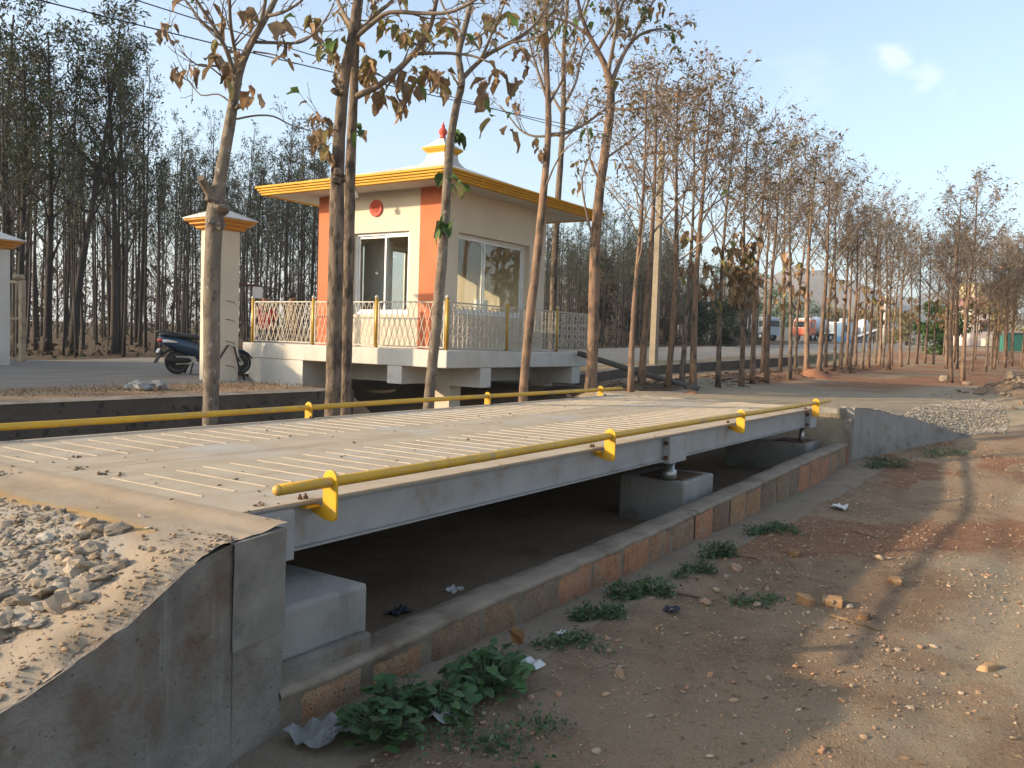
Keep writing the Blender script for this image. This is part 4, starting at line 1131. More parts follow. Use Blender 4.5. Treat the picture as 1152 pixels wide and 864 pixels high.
near_tree(11, 9.6, [(236, 478, 17), (238, 420, 18), (238, 340, 18.5), (240, 280, 18), (242, 240, 20), (247, 205, 14), (254, 165, 13), (261, 125, 12), (267, 88, 11), (275, 64, 9), (286, 42, 8), (300, 18, 7), (313, -8, 6), (330, -50, 4)],
    [([(243, 230), (237, 218), (230, 207), (226, 200)], 13, 8, 0, -.2), ([(266, 95), (257, 62), (243, 34), (226, 8), (205, -25)], 6, 3, 5), ([(268, 74), (263, 50), (259, 22), (258, -25)], 5, 3, 5), ([(276, 62), (287, 42), (294, 22), (299, -4), (296, -30)], 6, 3, 4),
     ([(262, 118), (246, 106), (226, 107), (214, 92)], 2.2, 1.2, 1, .3), ([(266, 134), (288, 130), (308, 131), (328, 141), (350, 147)], 2.4, 1.4, 0, .3), ([(280, 47), (308, 48), (336, 48), (353, 38), (366, 22), (376, 4)], 4, 1.5, 3), ([(285, 58), (310, 62), (332, 72)], 2.2, 1, 1), ([(258, 76), (240, 74), (222, 73), (200, 55)], 3, 1, 2), ([(252, 88), (232, 73), (215, 74)], 2, 1, 1), ([(300, 18), (318, 14), (340, 0), (352, -20)], 4, 2, 4), ([(240, 35), (225, 22), (210, 2), (190, -20)], 3.5, 2, 3), ([(214, 92), (203, 85), (195, 70)], 1.5, 1, 1)],
    [(181, 40, 4, 5, (1, 0)), (194, 38, 3, 5, (.9, .1)), (238, 14, 2, 3, MIX), (275, 20, 3, 6, MIX), (256, 28, 2, 3, DRY), (243, 52, 2, 3, (.2, .8)), (247, 68, 4, 6, DRY), (266, 70, 6, 9, DRY), (264, 82, 4, 7, DRY), (212, 80, 4, 8, DRY), (203, 86, 3, 4, DRY), (284, 108, 4, 7, DRY), (315, 50, 2, 4, DRY), (326, 72, 3, 5, DRY), (309, 34, 2, 5, DRY), (258, 92, 3, 5, DRY)],
    'pale grey trunk with a sawn stub and wide fork beside the gate pillar', 'bark_grey', G_ROW, seedy=.12, tips_leaf=.05, knots=[(242, 234, 22), (243, 246, 18), (270, 118, 9)], lsize=.19)
near_tree(12, 11.0, [(374, 470, 18), (375, 430, 17.5), (377, 330, 17), (379, 233, 16.5), (381, 170, 14), (385, 110, 12.5), (390, 72, 12), (396, 45, 11), (400, 15, 10), (404, -25, 9), (408, -70, 6)],
    [([(400, 42), (418, 27), (438, 14), (475, 15), (505, 14), (530, 3), (545, -8)], 6, 3, 5, -.5), ([(399, 45), (409, 32), (424, 15), (441, 1), (450, -20)], 7, 3, 4, .5), ([(388, 85), (372, 62), (356, 40), (330, 48)], 3, 1.4, 3), ([(396, 30), (388, 18), (378, -5), (372, -30)], 6, 3, 4), ([(384, 145), (372, 146), (362, 140), (352, 146)], 2, 1, 1)],
    [(355, 28, 7, 8, OLV), (378, 22, 3, 4, MIX), (350, 38, 5, 6, OLV), (378, 48, 4, 6, (.2, .5)), (366, 62, 6, 9, OLV), (376, 72, 4, 7, MIX), (360, 55, 3, 4, GRN), (362, 134, 5, 8, DRY), (358, 156, 5, 7, DRY), (372, 150, 3, 5, OLV), (364, 172, 5, 8, OLV), (375, 180, 5, 9, OLV), (380, 92, 3, 5, MIX), (432, 30, 5, 6, OLV), (452, 40, 4, 6, OLV), (474, 32, 5, 7, OLV), (420, 2, 3, 6, DRY), (452, 2, 4, 6, OLV), (500, 35, 6, 8, OLV)],
    'taller trunk of the touching pair of brown trees standing before the cabin door', 'bark', G_ROW, seedy=.3, tips_leaf=.24, knots=[(382, 100, 13), (379, 200, 15)], lsize=.2)
near_tree(13, 11.35, [(388, 470, 13), (389, 420, 13), (391, 330, 13.5), (393, 233, 13), (395, 167, 11), (398, 105, 10), (400, 50, 9), (404, 5, 8), (410, -40, 6)],
    [([(398, 110), (410, 104), (425, 97), (446, 80), (462, 64), (475, 47), (485, 28), (490, 5), (496, -20)], 8, 4, 5, -.6), ([(452, 74), (464, 62), (482, 60), (508, 60), (532, 63), (550, 70)], 5, 2, 5, -.4), ([(399, 75), (420, 80), (440, 92), (460, 95)], 2, 1, 2, .3), ([(396, 155), (404, 152), (412, 160)], 2, 1, 0)],
    [(412, 70, 8, 8, OLV), (418, 85, 6, 8, OLV), (405, 92, 6, 7, DRY), (430, 112, 6, 7, (.5, .5)), (425, 105, 4, 6, OLV), (446, 92, 8, 9, DRY), (452, 108, 6, 7, DRY), (458, 122, 5, 6, DRY), (436, 118, 5, 6, OLV), (484, 92, 9, 9, (.6, .4)), (498, 88, 9, 8, DRY), (494, 104, 4, 5, OLV), (470, 100, 4, 4, OLV), (433, 62, 4, 4, GRN), (402, 150, 4, 6, (.2, .2)), (404, 55, 4, 5, MIX), (468, 45, 5, 8, OLV), (480, 52, 3, 5, MIX), (455, 44, 4, 6, OLV)],
    'thinner trunk of the touching pair, its long limb of dead leaves over the roof', 'bark', G_ROW, seedy=.3, tips_leaf=.24, lsize=.2)
near_tree(14, 12.1, [(482, 462, 12.5), (485, 425, 12), (489, 385, 11.5), (494, 330, 11.5), (499, 270, 11), (503, 205, 10), (507, 158, 9), (513, 122, 8.5), (519, 96, 8.5), (518, 78, 7.5), (516, 62, 7), (520, 42, 7), (527, 15, 6), (533, -20, 5)],
    [([(519, 90), (532, 76), (548, 62), (566, 52), (590, 38), (606, 22), (620, -5)], 6, 2.5, 6, .4), ([(538, 71), (546, 56), (553, 38), (561, 20), (572, -8)], 4, 2, 5, -.3), ([(518, 62), (500, 60), (482, 61)], 2.5, 1, 2), ([(521, 40), (512, 28), (500, 10), (490, -14)], 4, 2, 4), ([(524, 50), (540, 40), (550, 34)], 3, 1.5, 3), ([(552, 60), (575, 48), (600, 44), (622, 30)], 3, 1.5, 4, -.5)],
    [(499, 203, 7, 7, (0, .1)), (513, 210, 4, 5, (0, .3)), (503, 252, 7, 7, (0, .05)), (496, 260, 5, 5, (0, .1)), (512, 157, 4, 4, (0, .05)), (528, 45, 6, 7, OLV), (508, 36, 5, 7, DRY), (545, 98, 4, 3, DRY), (559, 90, 6, 7, DRY), (577, 96, 4, 5, DRY), (554, 138, 2, 3, (.1, .1)), (574, 152, 4, 5, DRY), (550, 28, 5, 7, OLV), (570, 20, 5, 8, (.1, .5)), (590, 62, 6, 6, DRY), (488, 92, 5, 6, DRY), (543, 112, 3, 3, DRY), (605, 40, 5, 8, OLV)],
    'slim trunk leaning across the orange cabin corner, tufts of green leaves on it', 'bark_grey', G_ROW, seedy=.5, tips_leaf=.26, knots=[(519, 94, 9)], lsize=.21)
near_tree(15, 15.0, [(588, 452, 10), (591, 410, 10), (597, 350, 10.5), (605, 280, 9.5), (611, 220, 8.5), (616, 165, 7.5), (617, 125, 7), (615, 80, 6.5), (614, 40, 6), (613, 5, 5), (612, -45, 4)],
    [([(616, 152), (638, 149), (660, 138), (682, 122), (700, 112)], 5, 2, 6, .6), ([(616, 153), (600, 153), (585, 146), (572, 130), (562, 118)], 3, 1.4, 4, .3), ([(615, 110), (605, 80), (596, 50), (592, 20)], 3.5, 1.5, 7), ([(616, 120), (630, 95), (642, 70), (650, 40)], 3.5, 1.5, 7), ([(614, 60), (603, 35), (598, 5)], 3, 1.4, 6), ([(614, 50), (628, 30), (634, 0)], 3, 1.4, 6), ([(612, 215), (630, 175), (655, 155)], 2.4, 1, 3), ([(614, 20), (600, -5), (590, -30)], 3, 1.4, 5), ([(615, 22), (632, 0), (645, -30)], 3, 1.4, 5)],
    [(607, 175, 5, 5, DRY), (605, 165, 3, 4, MIX), (641, 80, 3, 4, OLV), (600, 20, 8, 14, (.1, .4)), (625, 30, 8, 12, (.1, .4)), (640, 45, 8, 10, (.2, .3)), (660, 152, 2, 2, GRN), (580, 120, 4, 6, DRY)],
    'reddish trunk slanting in front of the shaded window side of the cabin', 'bark_red', G_ROW, seedy=.8, tips_leaf=.22, lsize=.17)
near_tree(16, 23.0, [(621, 400, 8), (622, 350, 8), (624, 290, 7.5), (628, 220, 7), (632, 160, 6.5), (634, 110, 6), (634, 60, 5), (637, 20, 4.5), (640, -30, 3)],
    [([(634, 130), (620, 105), (610, 80), (604, 50)], 3.5, 1.5, 8), ([(634, 120), (648, 92), (655, 60), (668, 40)], 3.5, 1.5, 8), ([(635, 70), (622, 45), (615, 10)], 3, 1.2, 8), ([(636, 50), (650, 25), (660, -5)], 3, 1.2, 8), ([(632, 160), (650, 140), (662, 112)], 3, 1.2, 6)],
    [(630, 40, 8, 16, OLV), (650, 60, 8, 16, OLV)],
    'dark trunk standing behind the right edge of the cabin roof', 'bark', G_ROW, seedy=.8, tips_leaf=.2, lsize=.2)
near_tree(17, 16.0, [(664, 444, 14), (666, 410, 13), (668, 350, 12.5), (669, 290, 12), (673, 230, 11), (680, 175, 10.5), (686, 130, 10), (687, 100, 9), (683, 80, 8), (673, 58, 6), (662, 38, 5), (652, 10, 4), (645, -30, 3)],
    [([(686, 100), (697, 70), (710, 48), (726, 36), (745, 32)], 6, 2, 9, .5), ([(684, 82), (690, 50), (694, 20), (692, -20)], 5, 2, 9), ([(687, 122), (702, 123), (722, 122), (748, 116)], 3.5, 1.5, 6), ([(672, 58), (688, 30), (700, 5), (712, -20)], 4, 2, 8), ([(670, 280), (660, 240), (655, 200), (668, 165)], 3, 1.2, 5), ([(676, 205), (664, 180), (660, 140), (650, 120)], 3, 1.2, 5), ([(679, 180), (700, 165), (720, 150), (738, 130)], 3, 1.2, 5), ([(665, 42), (640, 25), (620, 20)], 4, 2, 8), ([(655, 20), (665, -5), (680, -30)], 3, 1.6, 6), ([(710, 48), (722, 22), (738, -2), (755, -25)], 3.5, 1.6, 7)],
    [(662, 152, 2, 2, GRN), (650, 215, 3, 5, OLV), (690, 190, 4, 6, (.1, .3)), (655, 195, 4, 8, (.2, .3)), (735, 8, 8, 12, OLV), (720, 25, 8, 12, (.1, .4)), (690, 15, 10, 18, (.2, .4)), (750, 40, 5, 7, (.1, .3)), (765, 60, 3, 4, GRN), (660, 20, 9, 16, (.1, .4)), (690, 95, 4, 4, GRN), (705, 40, 5, 9, OLV), (720, 125, 5, 8, OLV)],
    'thick forked teak trunk just beyond the far corner of the cabin railing', 'bark_red', G_ROW, seedy=.95, tips_leaf=.3, lsize=.19)

# ---- repeatable kinds
class Kind:
    def __init__(s, T, mats): s.t = T; s.mats = mats; s.parts = []
def proc_tree(seed, Ht, r0, crown, nl, bark, leafs, lean=0, ll=.26, sub_=4, tw=3, seedn=5, leafp=.3, lsize=.12, el=(40, 65), small=None, drape=0, wob=.03):
    T = Tree(seed); rr_ = T.r
    pts = []; n = 14; ph = rr_.uniform(0, 6)
    for k in range(n + 1):
        t = k / n
        pts.append(Vector((wob * Ht * .3 * math.sin(t * 5 + ph) + lean * Ht * t ** 1.3, wob * Ht * .3 * math.cos(t * 4 + ph * 2), Ht * t - .12 * (k == 0))))
    rad = [r0 * (1 - .82 * (k / n) ** .9) * (1.2 if k == 0 else 1) for k in range(n + 1)]
    T.t.tube(pts, rad, 8, jit=.06, rr=rr_)
    def pt(t):
        k = t * n; i_ = min(int(k), n - 1); return pts[i_].lerp(pts[i_ + 1], k - i_)
    az = rr_.uniform(0, 6)
    for k in range(nl):
        t = crown + (1 - crown) * (k / nl) ** .9 * .97
        az += 2.4 + rr_.uniform(-.5, .5); e = math.radians(rr_.uniform(*el))
        L = Ht * ll * (1.1 - .72 * (t - crown) / (1 - crown)) * rr_.uniform(.65, 1.2)
        d = Vector((math.cos(az) * math.cos(e), math.sin(az) * math.cos(e), math.sin(e)))
        q, e2 = wander(pt(t), d, L, rr_, 5, .16, .07)
        rb = max(.006, r0 * (1 - .82 * t) * .5)
        T.b.tube(q, [rb + (.006 - rb) * m_ / 5 for m_ in range(6)], 5, cap=False)
        for j in range(sub_):
            kk = rr_.uniform(.3, 1) * 5; i_ = min(int(kk), 4); p = q[i_].lerp(q[i_ + 1], kk - i_)
            d2 = ((q[i_ + 1] - q[i_]).normalized() * .8 + rvec(rr_, .8) + UP * .35).normalized()
            q2, e3 = wander(p, d2, L * rr_.uniform(.3, .6), rr_, 4, .22, .06)
            T.b.tube(q2, [.007, .006, .005, .004, .003], 3, cap=False)
            for _ in range(tw):
                p3 = q2[rr_.randint(1, 4)]; d3 = (e3 + rvec(rr_, 1) + UP * .2).normalized()
                q3, e4 = wander(p3, d3, L * rr_.uniform(.12, .28), rr_, 3, .25, .05)
                T.b.tube(q3, [.004, .004, .003, .002], 3, cap=False)
                T.tips.append((q3[-1], e4)); T.tips.append((q3[1], e4))
    for p, e in T.tips:
        if small:
            for _ in range(small[0]):
                small_leaf(T.l, p + rvec(rr_, small[3]), e * .9 + rvec(rr_, .9) + Vector((0, 0, .1)), small[1] * rr_.uniform(.6, 1.4), small[2] * rr_.uniform(.6, 1.3), rr_, 0 if rr_.random() < .75 else 1)
        else:
            if seedn: seeds(T.l, p, rr_, rr_.randint(seedn // 2, seedn), .1, 3, .024)
            if rr_.random() < leafp:
                k = rr_.random(); big_leaf(T.l, p, e + Vector((0, 0, -.5)), lsize * rr_.uniform(.6, 1.3), rr_, 0 if k < .68 else 1 if k < .93 else 2, .9, n=2)
    if drape:
        for _ in range(drape):
            t = rr_.uniform(crown * .72, crown * 1.15); p = pt(t) + Vector((rr_.uniform(-.4, .4), rr_.uniform(-.4, .4), rr_.uniform(-.3, .3)))
            big_leaf(T.l, p, Vector((rr_.uniform(-1, 1), rr_.uniform(-1, 1), rr_.uniform(-1, 0))), rr_.uniform(.22, .4), rr_, 0 if rr_.random() < .8 else 1, .9, n=3)
    kd = Kind(T, None)
    kd.me = []
    for nm, mb_, ms in (('trunk', T.t, [M[bark]]), ('branches', T.b, [M['twig'] if 'forest' not in leafs[0] else M['bark_dark']]), ('foliage', T.l, [M[k] for k in leafs])):
        if mb_.v:
            o = mb_.build(nm, ms); kd.me.append((nm, o.data)); bpy.data.objects.remove(o)
    kd.h = Ht
    return kd
def plant(kd, name, loc, rz, h, label, cat, group=None, fat=1.0):
    r = thing(name, loc, label, cat, group, rz)
    s_ = h / kd.h; r.scale = (s_ * fat, s_ * fat, s_)
    for nm, me in kd.me:
        o = bpy.data.objects.new(nm, me); COL.objects.link(o); o.parent = r
    return r
def px_of(p):
    d = RM.transposed() @ (Vector(p) - Vector((0, 0, CAMH)))
    return 576 + d.x * F_PX / -d.z, 432 - d.y * F_PX / -d.z, -d.z
def h_for(loc, ytop):
    """height that reaches a given line of the survey photo"""
    px, py, d = px_of(loc)
    return max(1.5, (py - ytop) / F_PX * d)

bare = [proc_tree(100 + k, 7.5, (.085, .075, .095)[k % 3], .42 + .04 * (k % 3), 15, ('bark_red', 'bark', 'bark_red')[k % 3], LF, lean=(.0, .03, -.03, .02, -.02, .0)[k], ll=.32, sub_=5, el=(30, 62), seedn=7, leafp=.5, lsize=.14, drape=(0, 25, 0, 0, 40, 0)[k]) for k in range(6)]
drapey = proc_tree(140, 7.5, .085, .5, 15, 'bark_red', LF, ll=.25, seedn=5, leafp=.25, lsize=.17, drape=150)
G_R = 'bare trees in the roadside row'
# row trees: (px base, py base, y of the top, kind, label)
row = [
 (712, 441, 70, 0, 'reddish trunk left of the electricity pole, first of the row past the cabin'),
 (722, 433, 60, 2, 'dark slanting trunk directly against the left side of the electricity pole'),
 (750, 436, 70, 3, 'straight tan trunk first to the right of the electricity pole'),
 (769, 432, 85, 1, 'thin grey trunk second to the right of the electricity pole'),
 (781, 438, 62, 2, 'bright orange-brown trunk set in a red earth mound at the end of the leaning pole'),
 (806, 435, 100, 4, 'bent dark trunk with a whip of palm showing behind it'),
 (831, 434, 120, 'd', 'trunk wrapped in a big bunch of hanging brown leaves'),
 (848, 432, 135, 0, 'slim trunk close behind the one with the bunch of hanging brown leaves'),
 (864, 431, 140, 3, 'slim knotty trunk standing left of the distant orange truck'),
 (886, 427, 145, 1, 'grey leaning trunk with dry leaves half way up in front of the distant orange truck'),
 (906, 421, 140, 5, 'tall pale trunk in front of the cab of the distant orange truck'),
 (921, 420, 165, 2, 'trunk rising from the small orange earth mound'),
]
for (px, py, yt, k, lab) in row:
    d = 14.0
    for _ in range(40):
        p = at(px, py, d)
        if p.z < Hs(p.x, p.y): break
        d += .6
    lo_, hi_ = d - .8, d
    for _ in range(18):
        md = (lo_ + hi_) / 2; p = at(px, py, md)
        if p.z < Hs(p.x, p.y): hi_ = md
        else: lo_ = md
    p = at(px, py, hi_); p.z = Hs(p.x, p.y)
    kd = drapey if k == 'd' else bare[k]
    plant(kd, 'teak_tree', tuple(p), rnd.uniform(0, 6.28), h_for(p, yt) * .9, lab, 'tree', G_ROW, 1.05)
def drop(px, py, d0=14):
    d = d0
    while d < 150:
        p = at(px, py, d)
        if p.z <= Hs(p.x, p.y): break
        d += .25
    p.z = Hs(p.x, p.y); return p
fx = [(937, 417, 150), (946, 415, 168), (957, 418, 185), (969, 415, 190), (978, 416, 195), (988, 413, 205), (993, 414, 185), (1004, 411, 230), (1012, 413, 215), (1021, 410, 225), (1030, 410, 230), (1040, 409, 240), (1050, 410, 235), (930, 414, 180), (952, 412, 210), (985, 409, 225), (1000, 416, 200), (963, 411, 205), (895, 416, 150), (876, 418, 155), (857, 420, 140)]
for k, (px, py, yt) in enumerate(fx):
    p = drop(px, py)
    plant(bare[(k * 5 + 1) % 6], 'teak_tree', tuple(p), rnd.uniform(0, 6.28), h_for(p, yt + rnd.uniform(-8, 20)) * .78, 'thin bare brown trunk in the far part of the roadside row before the lorries', 'tree', G_R, 1.0)
p = drop(1070, 431); plant(bare[3], 'teak_tree', tuple(p), 1.0, h_for(p, 190) * .86, 'leaning pale trunk, left one of the tall pair in front of the round green bush', 'tree', 'pair of tall bare trees', 1.2)
p = drop(1085, 428); plant(bare[0], 'teak_tree', tuple(p), 2.0, h_for(p, 178) * .86, 'upright trunk, right one of the tall pair at the edge of the round green bush', 'tree', 'pair of tall bare trees', 1.1)
rx_ = random.Random(77)
gx = []
for k in range(38):
    px = rx_.uniform(1060, 1185); py = rx_.uniform(404, 420) - (px < 1090) * 4
    gx.append((px, py, rx_.uniform(235, 300)))
for px, py, yt in gx:
    p = drop(px, py, 20)
    if p.x > 120 or p.x < 26: continue
    plant(bare[rx_.randrange(6)], 'teak_tree', tuple(p), rx_.uniform(0, 6.28), min(9, h_for(p, yt) * .84), 'slender bare tree in the grove on the right beyond the earth track', 'tree', 'bare trees of the right hand grove', .95)

# ---- dark plantation across the road
forest = [proc_tree(200 + k, 9.0, .075, .36 + .05 * (k % 3), 15, 'bark_dark', ('leaf_forest', 'leaf_brown_forest'), lean=(0, .02, -.02, .04, 0, .01)[k], ll=.19, sub_=3, tw=2, el=(35, 68), small=(5 if k < 3 else 3, .16, .05, .12)) for k in range(6)]
leafy = [proc_tree(230 + k, 9.5, .12, .28, 17, 'bark_dark', ('leaf_forest', 'leaf_brown_forest'), lean=(.1, .0, .03)[k], ll=.27, sub_=5, tw=3, el=(32, 66), small=(6, .17, .052, .13)) for k in range(3)]
G_F = 'dark trees of the plantation across the road'
lead = [(12, 397, 24, 1, 1, 'dense leafy plantation tree at the extreme left behind the gate'), (24, 399, 60, 2, 2, 'dark leafy tree rising just right of the iron gate'), (55, 399, 48, 1, 0, 'dark upright tree between the iron gate and the big leaning plantation tree'),
        (86, 400, 26, 0, 0, 'large dark leaning plantation tree with the widest leafy crown behind the road'), (130, 399, 70, 2, 1, 'dark leafy plantation tree with a reddish stump at its foot')]
for (px, py, yt, kd, rz, lab) in lead:
    p = drop(px, py, 20)
    plant(leafy[kd], 'plantation_tree', tuple(p), (-.6 if kd == 0 else rz * 2.1), h_for(p, yt), lab, 'tree', G_F, 1.1)
rf_ = random.Random(31)
nF = 0; rest = []
for r_ in range(16):
    yy = 23.4 + r_ * 2.0
    xx = -8.0
    while xx < 110:
        xx += rf_.uniform(1.1, 1.9) if r_ < 6 else rf_.uniform(1.5, 2.6)
        x, y = xx, yy + rf_.uniform(-.7, .7)
        z = Hs(x, y); px, py, d = px_of((x, y, z))
        if d < 5 or px < -60 or px > 850 or 372 < px < 608: continue
        yt = (55 + rf_.uniform(-25, 60)) if px < 170 else (130 + (px - 170) * .12 + rf_.uniform(-10, 70)) if px < 372 else (255 + rf_.uniform(-25, 45)) if px < 760 else (300 + rf_.uniform(-10, 40))
        h = min(10.5, h_for((x, y, z), yt)) * (1 if rf_.random() < .7 else rf_.uniform(.7, .95))
        rest.append((x, y, z, h, rf_.uniform(0, 6.28), rf_.randrange(6), d))
rest.sort(key=lambda q: q[6])
for (x, y, z, h, rz, k, d) in rest[:235]:
    plant(forest[k], 'plantation_tree', (x, y, z), rz, h, 'thin dark plantation tree among many across the road', 'tree', G_F, rf_.uniform(.6, 1.05))
# the depth of the wood beyond: one mass
def merged(name, items, kinds, mats):
    mbv, mbf, mi_, off = [], [], [], 0
    for (x, y, z, h, rz, k, d) in items:
        kd = kinds[k]; s_ = h / kd.h; ca, sa = math.cos(rz), math.sin(rz)
        for j, (nm, me) in enumerate(kd.me):
            n = len(me.vertices); co = np.empty(n * 3, dtype=np.float32); me.vertices.foreach_get('co', co); co = co.reshape(-1, 3) * s_
            co = np.stack([co[:, 0] * ca - co[:, 1] * sa + x, co[:, 0] * sa + co[:, 1] * ca + y, co[:, 2] + z], -1)
            mbv.append(co)
            for p in me.polygons:
                mbf.append([v_ + off for v_ in p.vertices]); mi_.append(0 if nm != 'foliage' else 1 + (p.material_index > 0))
            off += n
    me = bpy.data.meshes.new(name); me.from_pydata(np.concatenate(mbv).tolist(), [], mbf)
    for m_ in mats: me.materials.append(m_)
    me.polygons.foreach_set('material_index', mi_)
    a = me.attributes.new('tint', 'FLOAT_COLOR', 'FACE'); a.data.foreach_set('color', np.ones(4 * len(mbf), dtype=np.float32))
    o = bpy.data.objects.new(name, me); COL.objects.link(o); return o
tail = rest[235:]
light = [proc_tree(260 + k, 9.0, .08, .3, 14, 'bark_dark', ('leaf_brown_forest', 'leaf_forest'), ll=.16, sub_=3, tw=1, el=(40, 75), small=(3, .26, .09, .2)) for k in range(4)]
tail = [(a, b_, c_, h, rz, k % 4, d) for (a, b_, c_, h, rz, k, d) in tail if k != 9]
far = []
for _ in range(190):
    x = rf_.uniform(-10, 150); y = rf_.uniform(54, 90); z = Hs(x, y); px, py, d = px_of((x, y, z))
    if d < 5 or px < -80 or px > 850 or 380 < px < 600: continue
    far.append((x, y, z, min(9, h_for((x, y, z), 285 + rf_.uniform(-35, 25))), rf_.uniform(0, 6), rf_.randrange(4), d))
tag(merged('distant_woodland', tail + far, light, [M['bark_dark'], M['leaf_brown_forest'], M['leaf_forest']]), 'brown mass of further plantation trees deep behind the front trunks', 'woodland', kind='stuff')
bm_ = MB(); rb_ = random.Random(44)
for _ in range(36000):
    x = rb_.uniform(-15, 170); y = rb_.uniform(34, 84) if _ % 2 else rb_.uniform(56, 84); z = Hs(x, y); px, py, d = px_of((x, y, z))
    if d < 5 or px < -60 or px > 860 or 390 < px < 590: continue
    small_leaf(bm_, (x, y, z + (5.6 if y > 54 else 3.4) * rb_.random() ** 1.2), rvec(rb_, 1) + UP * 1.2, rb_.uniform(.5, 1.3), rb_.uniform(.05, .16), rb_, 0)
tag(bm_.build('distant_brush', M['scrub']), 'brown scrub filling the depth of the wood between the trunks', 'scrub', kind='stuff')
# brush and dead leaves at the foot of the wood
mb = MB(); ru = random.Random(9)
for _ in range(5200):
    x = ru.uniform(2, 95); y = 22.5 + abs(ru.gauss(0, 3.2)); z = Hs(x, y)
    px, py, d = px_of((x, y, z))
    if d < 5 or px < -20 or px > 860 or 380 < px < 600: continue
    hgt = ru.random() ** 3 * (1.3 if fbm(x * .5, y * .5, 91) > .5 else .5)
    small_leaf(mb, (x, y, z + hgt), rvec(ru, 1) + UP * .6, ru.uniform(.12, .4), ru.uniform(.04, .14), ru, 0 if ru.random() < .8 else 1)
tag(mb.build('undergrowth', [M['scrub'], M['leaf_forest']]), 'brown brush and dead leaves along the foot of the plantation', 'undergrowth', kind='stuff')

# the wood goes on past the left edge; low brush added to block window glare
mb = MB(); rt_ = random.Random(66); st = MB()
for _ in range(15000):
    u = rt_.random(); x = 6 - 32 * u; y = 25.5 - 10 * u + rt_.uniform(-1.2, 1.2); z = Hs(x, y)
    small_leaf(mb, (x, y, z + 4.8 * rt_.random()), rvec(rt_, 1) + UP * .5, rt_.uniform(.4, 1.0), rt_.uniform(.2, .45), rt_, 0 if rt_.random() < .6 else 1)
tag(mb.build('glare_thicket', [M['leaf_brown_forest'], M['leaf_forest']]), 'unseen thicket of brush added beyond the gate to block sky glare in the cabin window', 'thicket', kind='stuff')
# ================================================================== scooter
r0_ = Vector((10.25, 14.77, -.08)); f0_ = Vector((11.46, 14.40, -.08))
rz_ = math.atan2(f0_.y - r0_.y, f0_.x - r0_.x)
sz = Hs(r0_.x, r0_.y)
SC = thing('scooter', (r0_.x, r0_.y, sz), 'dark blue scooter parked half hidden behind the gate pillar', 'scooter', rz=rz_)
def sp(mb, name, m, par=None):
    o = mb.build(name, m, SC, local=True)
    if par: o.parent = par
    return o
for xw in (0, 1.26):
    mb = MB()
    prof = [(.165, -.045), (.20, -.052), (.225, -.035), (.232, 0), (.225, .035), (.20, .052), (.165, .045)]
    mb.lathe(prof, (xw, 0, .232), 28, axis='y'); wh = sp(mb, 'wheel', M['dark'])
    mb = MB(); mb.lathe([(.05, -.06), (.05, .06)], (xw, 0, .232), 12, axis='y'); mb.lathe([(.15, -.03), (.166, -.046), (.168, -.046), (.168, .046), (.15, .03)], (xw, 0, .232), 28, axis='y')
    for k in range(5):
        a = k * 2 * PI / 5; mb.bar((xw, 0, .232), (xw + .155 * math.cos(a), 0, .232 + .155 * math.sin(a)), .045, .035)
    sp(mb, 'rim', M['chrome'], wh)
mb = MB(); mb.loft([(-.36, .70, .05, .03), (-.3, .67, .11, .075), (-.15, .62, .15, .12), (.05, .57, .17, .15), (.25, .52, .165, .17), (.4, .46, .14, .17), (.5, .40, .12, .13)], 18, 0, 2.6); sp(mb, 'rear_body', M['scooter'])
mb = MB(); mb.loft([(-.34, .775, .06, .02), (-.26, .775, .13, .035), (0, .765, .15, .05), (.25, .74, .15, .055), (.45, .72, .12, .05), (.55, .71, .06, .03)], 16, 0, 2.8); sp(mb, 'seat', M['seat'])
mb = MB(); mb.loft([(.42, .27, .16, .03), (.7, .26, .17, .03), (.92, .27, .17, .035)], 14, 0, 4); sp(mb, 'floorboard', M['seat'])
mb = MB(); mb.loft([(.88, .30, .15, .05), (.95, .42, .19, .08), (1.02, .58, .20, .10), (1.06, .72, .18, .1), (1.08, .84, .12, .07)], 18, 0, 2.6)
ap = sp(mb, 'front_apron', M['scooter'])
mb = MB(); mb.loft([(1.0, .88, .05, .05), (1.05, .93, .13, .07), (1.13, .92, .12, .075), (1.2, .89, .07, .05)], 14, 0, 2.4); hb = sp(mb, 'handlebar_cowl', M['scooter'])
mb = MB(); mb.tube([(.98, -.34, .95), (1.02, -.2, .96), (1.06, 0, .96), (1.02, .2, .96), (.98, .34, .95)], .016, 8); sp(mb, 'handlebar', M['dark'])
for sg in (-1, 1):
    mb = MB(); mb.tube([(1.0, sg * .27, .96), (1.0, sg * .32, 1.12)], .007, 6); mb.loft([(.985, 1.15, .06, .04, sg * .34), (1.0, 1.15, .07, .05, sg * .34), (1.03, 1.15, .05, .035, sg * .34)], 12); sp(mb, 'mirror', M['dark'])
mb = MB(); mb.loft([(1.16, .905, .08, .05), (1.2, .905, .09, .055), (1.225, .9, .06, .04)], 14); sp(mb, 'headlight', M['lens_clear'], hb)
mb = MB(); mb.loft([(1.06, .44, .055, .02), (1.16, .50, .075, .03), (1.3, .49, .075, .03), (1.42, .42, .065, .025), (1.5, .33, .05, .02)], 12); sp(mb, 'front_mudguard', M['scooter'])
for sg in (-1, 1):
    mb = MB(); mb.tube([(1.1, sg * .07, .66), (1.26, sg * .075, .24)], .018, 8); sp(mb, 'fork', M['chrome'])
mb = MB(); mb.loft([(-.31, .36, .05, .015), (-.2, .46, .07, .03), (0, .50, .08, .03), (.15, .45, .08, .03)], 12); sp(mb, 'rear_mudguard', M['dark'])
mb = MB(); mb.bar((-.29, 0, .45), (-.42, 0, .22), .16, .02); sp(mb, 'mud_flap', M['dark'])
